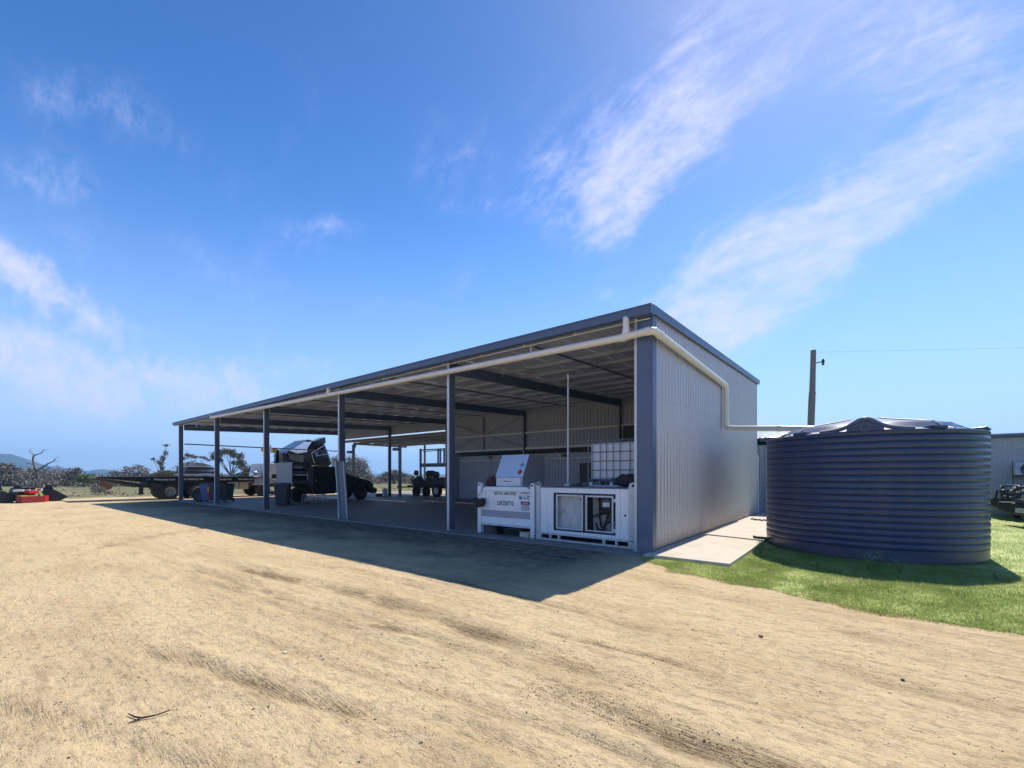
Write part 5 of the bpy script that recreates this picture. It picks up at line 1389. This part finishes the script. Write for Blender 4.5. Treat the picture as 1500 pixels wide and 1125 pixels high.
# ------------------------------------------------------------------ two four wheel drives on the lawn (front ends towards the camera)
def fourwd(loc, rz_, label, hood, antenna=True, group=None):
    t = thing('four_wheel_drive', label, 'car', loc, rz_, 'four wheel drives parked on the lawn')
    # local: front faces -Y
    m = MB(); m.prism([(-1.0, .55), (-1.02, .95), (-.95, 1.06), (.15, 1.15), (.75, 1.68), (1.1, 1.75), (3.0, 1.74), (3.4, 1.1), (3.4, .5), (2.9, .45), (2.75, .85), (2.3, .95), (1.9, .85), (1.75, .45), (-.0, .45), (-.12, .82), (-.5, .92), (-.88, .82)], -.88, .88, 'x')
    m.build('body', blkp, t, bevel=.05)
    m = MB(); m.prism([(-.90, 1.062), (.12, 1.155), (.12, 1.175), (-.86, 1.09)], -.74, .74, 'x'); m.build('bonnet', hood, t, bevel=.02)
    m = MB(); m.prism([(.17, 1.17), (.74, 1.67), (.73, 1.685), (.15, 1.185)], -.74, .74, 'x'); m.build('windscreen', glassd, t)
    B(-.78, .78, -1.035, -1.0, .72, 1.0).build('grille', blkm, t)
    for s in (-1, 1):
        m = MB(); m.prism([(.45, 1.16), (1.5, 1.16), (1.5, 1.62), (.85, 1.62)], s * .882, s * .888, 'x'); m.build('side_window', glassd, t)
        B(s * .70 - .16, s * .70 + .16, -1.05, -1.0, .78, .95).build('headlight', chrome, t, bevel=.03)
        B(s * 1.02 - .1, s * 1.02 + .1, .35, .45, 1.15, 1.32).build('mirror', blkp, t, bevel=.03)
        for yy in (-.5, 2.3): wheel(t, (s * .80, yy, .40), .40, .27, blkm, s)
        m = MB(); m.prism([(s * .45, .35), (s * .98, .45), (s * .98, .70), (s * .3, .72), (s * .3, .35)], -1.38, -1.12, 'y'); m.build('bumper_wing', blkm, t, bevel=.03)
        m = MB(); m.tube([(s * .42, -1.3, .70), (s * .44, -1.27, 1.08), (s * .30, -1.25, 1.16), (0, -1.25, 1.17)], .034, 10)
        m.tube([(s * .92, -1.2, .68), (s * .86, -1.18, .98), (s * .44, -1.26, 1.02)], .028, 8); m.build('bull_bar', blkm, t, smooth=True)
        m = MB(); m.lathe([(.05, -.02), (.105, -.06), (.11, -.10), (.10, -.12)], 20, axis='y', c=(s * .20, -1.30, .93)); sp_ = m.build('spotlight', blkm, t, smooth=True)
        m = MB(); m.lathe([(.095, -.124), (.095, -.121)], 20, axis='y', c=(s * .20, -1.30, .93)); m.build('lens', glassd, sp_)
        m = MB(); m.lathe([(.015, .0), (.035, .03), (.035, .08), (.01, .1)], 10, c=(s * .55, -1.25, 1.1)); m.build('bar_cap', chrome, t)
    B(-.40, .40, -1.42, -1.14, .36, .68).build('bumper_centre', blkm, t, bevel=.02)
    B(-.20, .20, -1.436, -1.425, .42, .56).build('number_plate', galv, t)
    B(-.30, .30, -1.40, -1.2, .70, .80).build('winch', dgrey, t, bevel=.03)
    if antenna: m = MB(); m.tube([(-.62, -1.22, 1.0), (-.62, -1.22, 1.30), (-.66, -1.22, 1.95)], [.016, .014, .009], 6); m.build('antenna', blk, t)
    m = MB(); m.tube([(.98, .2, .85), (.98, .2, 1.6), (.98, .3, 1.85)], .045, 8); m.build('snorkel', blk, t, smooth=True)


fourwd((8.22, 11.45, 0), -69, 'dark four wheel drive with white bonnet and bull bar at the right photo edge', white)
fourwd((8.45, 14.3, 0), -72, 'second dark four wheel drive half hidden between the tank and the nearer one', blkp, False)

# ------------------------------------------------------------------ power pole and wire
pp = thing('power_pole', 'weathered timber power pole rising behind the water tank', 'pole', (.69, 28.13, 0))
m = MB(); m.tube([(-.22, 0, -.2), (-.2, 0, 2), (-.1, .0, 4.0), (-.06, 0, 5.6), (-.02, 0, 6.8), (.0, 0, 7.3), (.03, 0, 8.5), (.06, 0, 10.1)], [.23, .225, .215, .21, .21, .185, .17, .165], 14); m.build('shaft', timber, pp, smooth=True)
m = MB(); m.tube([(.1, 0, 9.2), (.55, 0, 9.22)], .04, 6); m.build('bracket', galv_dark, pp)
m = MB(); m.lathe([(.04, 8.98), (.09, 9.05), (.05, 9.12), (.1, 9.18), (.09, 9.3), (.03, 9.42)], 10, c=(.6, 0, 0)); m.build('insulator', blkm, pp, smooth=True)
B(-.20, .20, -.20, .20, 7.1, 7.2).build('band', timber, pp, bevel=.02)
wr = MB(); wp = []
for i in range(25):
    t = i / 24; wp.append((.78 + 26 * t, 28.1 + 24 * t, 9.95 + 1.75 * t - .12 * sin(pi * t)))
wr.tube(wp, .007, 4); tag(wr.build('overhead_wire', grey), 'thin grey overhead wire crossing the sky at the right', 'wire')

# ------------------------------------------------------------------ hills
def hill(name, prof_az, dist, depth, mat, seed):
    """ridge given as (azimuth, height) at a distance; real relief behind and before it"""
    azs = np.linspace(prof_az[0][0], prof_az[-1][0], 220); hh = np.interp(azs, [p[0] for p in prof_az], [p[1] for p in prof_az])
    rows = 26; VV = []
    for j in range(rows):
        u = j / (rows - 1); d = dist + (u - .45) * depth
        f = max(0, 1 - abs(u - .45) / .45) if u < .45 else max(0, 1 - (u - .45) / .55)
        f = f ** .8
        for k_, a in enumerate(azs):
            n_ = float(fbm(np.array([a * 1.7 + seed]), np.array([u * 6.0]), 5, 90)[0])
            h = hh[k_] * f * (1 + .35 * n_ * (1 - f * .75)) - 2
            VV.append((3.2 + d * sin(radians(a)), -8 + d * cos(radians(a)), h))
    FF = []
    n = len(azs)
    for j in range(rows - 1):
        for k_ in range(n - 1): FF.append((j * n + k_, j * n + k_ + 1, (j + 1) * n + k_ + 1, (j + 1) * n + k_))
    me = bpy.data.meshes.new(name); me.from_pydata(VV, [], FF); me.materials.append(mat)
    for p in me.polygons: p.use_smooth = True
    return struct(inst(name, me))


hillm = mat_foliage('distant_bush_hill', (.022, .036, .032), (.040, .055, .042), (.03, .045, .035), .01)
hill('hills', [(-110, 30), (-100, 75), (-94, 82), (-90, 76), (-87.9, 76), (-87.3, 75), (-86.6, 63), (-86, 52), (-85.2, 37), (-84, 31), (-83, 25), (-82.3, 16), (-81, 6), (-79.5, 0)], 2150, 700, hillm, 1)
hill('hills', [(-84, 0), (-83, 14), (-82.2, 27), (-81.4, 30), (-80.6, 24), (-79.6, 17), (-78, 14), (-74, 10), (-66, 12), (-58, 16), (-50, 12), (-40, 10), (-30, 4)], 2300, 500, hillm, 5)


# ------------------------------------------------------------------ vegetation
def leafcloud(centres, n, size, rg, flat=.7):
    """n small quads spread through blobs: centres = [(x,y,z,rx,ry,rz)]"""
    c = np.array(centres); wts = (c[:, 3] * c[:, 5]); wts = wts / wts.sum()
    idx = rg.choice(len(c), n, p=wts)
    d = rg.normal(0, 1, (n, 3)); d /= np.linalg.norm(d, axis=1)[:, None]
    r = rg.random(n) ** .5 * (1 + .5 * rg.random(n) ** 4 * 1.6)
    P_ = c[idx, :3] + d * r[:, None] * c[idx, 3:6]
    u = rg.normal(0, 1, (n, 3)); u /= np.linalg.norm(u, axis=1)[:, None]
    v = np.cross(u, rg.normal(0, 1, (n, 3))); v /= np.linalg.norm(v, axis=1)[:, None]
    s = size * rg.uniform(.5, 1.4, n)[:, None]
    q = np.stack([P_ - u * s - v * s * .1, P_ + v * s * .45, P_ + u * s + v * s * .1, P_ - v * s * .45], 1).reshape(-1, 3)
    return q, np.arange(n * 4).reshape(-1, 4)


def shrub(name, cat, label, x, y, w_, h_, n, mat, seed, size=.16, lumps=7, trunk=True, low=0.05, group=None):
    rg = np.random.default_rng(seed)
    t = thing(name, label, cat, (x, y, -.05), 0, group)
    cs = []
    for i in range(lumps):
        a = rg.uniform(0, 2 * pi); r = rg.random() ** .6 * w_ * .36
        hz = rg.uniform(.35, .8) * h_
        cs.append((cos(a) * r, sin(a) * r, hz, w_ * rg.uniform(.14, .26), w_ * rg.uniform(.14, .26), h_ * rg.uniform(.14, .25)))
    for i in range(3): cs.append((rg.uniform(-.3, .3) * w_, rg.uniform(-.3, .3) * w_, h_ * (.2 + low), w_ * .2, w_ * .2, h_ * .2))
    q, f = leafcloud(cs, n, size, rg); inst('crown', fastmesh('crown', q, f, mat, 4), t)
    m = MB()
    for c in cs[:lumps]:
        mid = Vector((c[0] * .45, c[1] * .45, c[2] * .5)); m.tube([(0, 0, 0), mid, (c[0], c[1], c[2])], [.05 * h_ * .6, .03 * h_ * .6, .008], 5)
    m.build('trunk', barkm, t)
    return t


CAMX, CAMY = 3.221, -8.165
def at_px(px, d):   # plan position seen at a photograph column and a depth (used once, to plant the paddock)
    l = (px - 750) / 641; A_ = radians(38.45)
    return CAMX + d * (-sin(A_) + l * cos(A_)), CAMY + d * (cos(A_) + l * sin(A_))


# far scrub belt: mass of grey bushes, read as one
rg = np.random.default_rng(5); cs = []
for i in range(620):
    u = rg.random(); px = -90 + 420 * u; d = rg.uniform(62, 88)
    x, y_ = at_px(px, d); fall = 1.0 if px < 90 else (.62 if px < 175 else .66)
    h_ = rg.uniform(.9, 2.5) * fall; cs.append((x, y_, h_ * .5, rg.uniform(.7, 2.4), rg.uniform(.7, 2.4), h_ * .62))
for i in range(230):
    u = rg.random(); px = 330 + 420 * u; d = rg.uniform(70, 130); x, y_ = at_px(px, d)
    h_ = rg.uniform(.5, 1.5); cs.append((x, y_, h_ * .45, rg.uniform(.8, 3.2), rg.uniform(.8, 3.2), h_ * .5))
q, f = leafcloud(cs, 150000, .15, rg)
stuff(tag(inst('scrub', fastmesh('scrub', q, f, scrubm, 4)), 'grey brown belt of dry scrub along the far edge of the paddock', 'scrub'))
cs = []
for i in range(120):
    px = rg.uniform(-60, 300); d = rg.uniform(60, 70); x, y_ = at_px(px, d); h_ = rg.uniform(.5, 1.2)
    cs.append((x, y_, h_ * .4, rg.uniform(.4, 1.3), rg.uniform(.4, 1.3), h_ * .5))
q, f = leafcloud(cs, 12000, .15, rg)
stuff(tag(inst('scrub', fastmesh('scrub', q, f, palem, 4)), 'pale dry brushwood at the foot of the far scrub belt', 'scrub'))
# grass tufts through the paddock
n = 6000; pxs = rg.uniform(-120, 760, n); dd = 30 + 40 * rg.random(n) ** .8
A_ = radians(38.45); l = (pxs - 750) / 641
gx = CAMX + dd * (-sin(A_) + l * cos(A_)); gy = CAMY + dd * (cos(A_) + l * sin(A_))
ok = ((gx - .35 * gy < -39) | (gy > 22)) & (vnoise(gx * .35, gy * .35, 5) > .4)
gx, gy = gx[ok], gy[ok]; n = len(gx); hh = rg.uniform(.02, .09, n) * (.5 + vnoise(gx * .2, gy * .2, 6)); a = rg.uniform(0, pi, n); w_ = rg.uniform(.04, .16, n)
P0 = np.stack([gx - w_ * np.cos(a), gy - w_ * np.sin(a), np.full(n, -.06)], -1); P1 = np.stack([gx + w_ * np.cos(a), gy + w_ * np.sin(a), np.full(n, -.06)], -1); P2 = np.stack([gx + rg.normal(0, .06, n), gy + rg.normal(0, .06, n), hh], -1)
stuff(inst('paddock_grass', fastmesh('paddock_grass', np.stack([P0, P1, P2], 1).reshape(-1, 3), np.arange(n * 3).reshape(-1, 3), mat_foliage('dry_grass', (.17, .155, .08), (.10, .12, .05), (.28, .22, .13), .4), 3)))


def tree(px, d, base, label, name, h_, blobs, nleaf, mat, lsize, seed, bark=barkm, rt=.2, cat='tree'):
    x, y_ = at_px(px, d); R_ = Vector((cos(A_), sin(A_), 0))
    t = thing(name, label, cat, (x, y_, base)); rg = np.random.default_rng(seed); cs = []; m = MB()
    m.tube([(0, 0, -.2), (rt * .5, 0, h_ * .16), tuple(R_ * .1 + Vector((0, 0, h_ * .34)))], [rt, rt * .8, rt * .6], 7)
    for (u, z_, ru, rz2) in blobs:
        dep = rg.uniform(-.5, .5) * ru * 1.2
        c = R_ * u + Vector((-sin(A_), cos(A_), 0)) * dep + Vector((0, 0, z_)); cs.append((c.x, c.y, c.z, ru, ru, rz2))
        p0 = R_ * .08 + Vector((0, 0, h_ * .30)); mid = p0.lerp(c, .5) + Vector((rg.uniform(-.2, .2), rg.uniform(-.2, .2), rg.uniform(-.1, .25)))
        m.tube([p0, mid, c], [rt * .5, rt * .28, rt * .08], 6)
        for k_ in range(3):
            e = c + Vector((rg.uniform(-1, 1) * ru, rg.uniform(-1, 1) * ru, rg.uniform(-.3, 1) * rz2)); m.tube([mid.lerp(c, .5), e], [rt * .12, rt * .03], 4)
    m.build('trunk', bark, t)
    if nleaf:
        q, f = leafcloud(cs, nleaf, lsize, rg); inst('crown', fastmesh('crown', q, f, mat, 4), t)
    return t


tree(338, 68, 0, 'spreading eucalypt with an airy domed crown standing between two shed posts', 'gum_tree', 4.6,
     [(-1.9, 4.7, .8, .55), (-1.0, 5.3, .8, .5), (0.0, 5.25, .7, .45), (.6, 4.7, .6, .45), (1.3, 4.55, .7, .5), (1.6, 3.7, .55, .5), (1.9, 3.1, .7, .6), (2.7, 2.4, .8, .7), (3.0, 1.9, .8, .5), (.3, 3.5, .5, .35), (-1.6, 3.9, .5, .35), (2.1, 1.6, .9, .4), (-2.8, 4.3, .5, .4)], 5200, scrubg, .12, 3, rt=.2)
tree(283, 75, 0, 'tree with a thin flat wisp of crown high behind the trailer load', 'gum_tree', 5, [(-1.9, 4.5, .5, .28), (-1.1, 5.1, .5, .35), (-.4, 4.9, .6, .3), (.4, 4.7, .5, .28), (1.3, 4.7, .5, .22), (2.0, 4.5, .35, .2), (2.6, 4.2, .3, .2)], 1000, scrubm, .12, 4, rt=.09)
tree(276, 66, 0, 'dark dense bushy tree directly behind the stacked trailer load', 'bushy_tree', 3.4, [(-1.0, 2.6, .9, .7), (0, 2.9, 1.0, .7), (1.0, 2.7, .8, .6), (-.2, 1.7, 1.3, .8)], 3600, scrubm, .14, 5, rt=.2)
tree(236, 66, 0, 'slim leaning sapling with sparse tufts left of the first shed post', 'sapling', 4.8, [(-1.2, 4.0, .28, .25), (-.6, 3.6, .3, .25), (.1, 3.3, .35, .45), (.3, 4.1, .35, .45), (.6, 4.9, .3, .4), (.75, 6.1, .38, .22), (.2, 2.6, .3, .4)], 1100, scrubm, .10, 6, rt=.12)
tree(521, 62, 0, 'broad round pale grey tree behind the paired rear posts', 'round_tree', 3.8, [(-1.6, 2.6, 1.1, 1.0), (-.6, 3.4, 1.1, 1.0), (.6, 3.1, 1.1, 1.0), (1.3, 2.2, .9, .9), (-.2, 1.9, 1.8, 1.1), (-2.5, 3.4, 1.0, 1.0), (1.8, 1.3, .8, .7)], 6000, palem, .13, 7, rt=.25)
tree(577, 84, 0, 'low dome shaped dark bush on the far plain between the rear posts', 'dome_bush', 2.2, [(-1.2, 1.4, 1.2, .9), (.2, 1.8, 1.3, .9), (1.6, 1.4, 1.2, .8), (2.8, 1.0, 1.1, .6), (-2.4, .9, .8, .6)], 3200, scrubm, .15, 8, rt=.2, cat='bush')
tree(122, 58, 0, 'bright green bush in front of the scrub left of the trailer tail', 'green_bush', 1.6, [(-.7, 1.0, .7, .45), (.2, 1.2, .8, .5), (1.0, .9, .7, .4)], 1500, greenm, .11, 9, rt=.1, cat='bush')
tree(240, 60, 0, 'wide green yellow bush rising above the trailer deck lettering', 'green_bush', 1.8, [(-1.5, 1.4, 1.0, .55), (-.3, 1.7, 1.0, .5), (1.0, 1.7, 1.0, .55), (2.3, 1.6, 1.0, .5)], 3000, scrubg, .12, 10, rt=.1, cat='bush')
tree(146, 36, 0, 'small dark shrub alone on the dry grass before the trailer tail', 'low_shrub', .6, [(-.3, .55, .28, .28), (.2, .4, .3, .2), (.8, .16, .35, .16), (0, .2, .5, .2)], 700, scrubm, .06, 11, rt=.04, cat='bush')
tree(200, 70, 0, 'greyish open crowned tree directly above the trailer tail', 'grey_tree', 3, [(-2.2, 1.9, 1.0, .5), (-1.0, 2.6, .8, .4), (.2, 2.9, .8, .35), (1.2, 2.4, .9, .4), (-3.4, 1.9, .7, .5), (.2, 1.8, 1.4, .6)], 2200, palem, .12, 12, rt=.14)
tree(8, 64, 0, 'dark layered tree at the left edge of the scrub belt', 'dark_tree', 3, [(-.8, 3.0, 1.0, .35), (.3, 2.6, 1.0, .3), (1.2, 2.2, .8, .3), (-.4, 2.0, 1.2, .4)], 1800, scrubm, .14, 13, rt=.16)
tree(108, 62, 0, 'dark upright bush in the middle of the scrub belt', 'dark_tree', 2.4, [(-.4, 1.9, .7, .6), (.4, 2.2, .5, .5), (0, 1.3, .9, .6)], 1500, scrubm, .13, 14, rt=.12, cat='bush')
# dead tree with bare limbs, plotted limb by limb in its own upright plane with some depth
dx0, dy0 = at_px(53, 64); dt = thing('dead_tree', 'bare dead tree with forked grey limbs above the far left scrub', 'tree', (dx0, dy0, 0), 38.45)
def dl(pts, r0, r1, nm='limb'):
    rr = np.linspace(r0, r1, len(pts)); m = MB(); m.tube([(u * .0998 - 5.3, wv, (697 - v) * .0998 + 1.5) for (u, v, wv) in pts], list(rr), 6); return m
tm = dl([(54, 712, 0), (54, 700, .1), (53.5, 689, 0)], .22, .17); tm.build('trunk', barkd, dt, smooth=True)
for pts, a, b_ in (([(53.5, 689, 0), (50, 683, .3), (42, 680, .6), (32, 678, .5)], .13, .03), ([(53.5, 689, 0), (51.5, 680, -.2), (51.5, 671, -.3), (54, 667, -.3)], .14, .09), ([(54, 667, -.3), (50, 662, -.6), (49.5, 660, -.5), (52, 657, -.6)], .07, .02),
                   ([(54, 667, -.3), (60, 664, 0), (63, 659, .2), (68, 658.5, .4)], .08, .02), ([(51.5, 671, -.3), (49, 668, 0), (46.5, 667, 0)], .06, .015), ([(51.5, 676, -.2), (47, 674.5, .3)], .04, .015),
                   ([(54, 689, 0), (60, 684, .4), (64, 679, .6), (70, 675.5, .8)], .13, .07), ([(70, 675.5, .8), (71, 671, 1.0), (75, 668.5, 1.2)], .06, .015), ([(70, 675.5, .8), (75, 674, .5), (77, 672, .4)], .06, .015), ([(72, 675.3, .8), (79, 676, .9)], .04, .012), ([(42, 680, .6), (38, 677, .9)], .03, .01), ([(61, 662.5, .1), (64.5, 657, -.1)], .03, .01)):
    dl(pts, a, b_).build('limb', barkd, dt, smooth=True)

# ------------------------------------------------------------------ haze
hz = B(-2700, 1600, -1600, 2700, -6, 0)
hz = MB().box(-2650, 1560, -1560, 2650, -12, 108).build('haze', zinc); stuff(hz)
hm = bpy.data.materials.new('haze_air'); hm.use_nodes = True; hn = hm.node_tree; hn.nodes.clear()
pvn = hn.nodes.new('ShaderNodeVolumePrincipled'); pvn.inputs['Color'].default_value = (.36, .68, 1, 1); pvn.inputs['Density'].default_value = .00038; pvn.inputs['Anisotropy'].default_value = .2
ho = hn.nodes.new('ShaderNodeOutputMaterial'); hn.links.new(pvn.outputs[0], ho.inputs['Volume'])
hz.data.materials.clear(); hz.data.materials.append(hm)
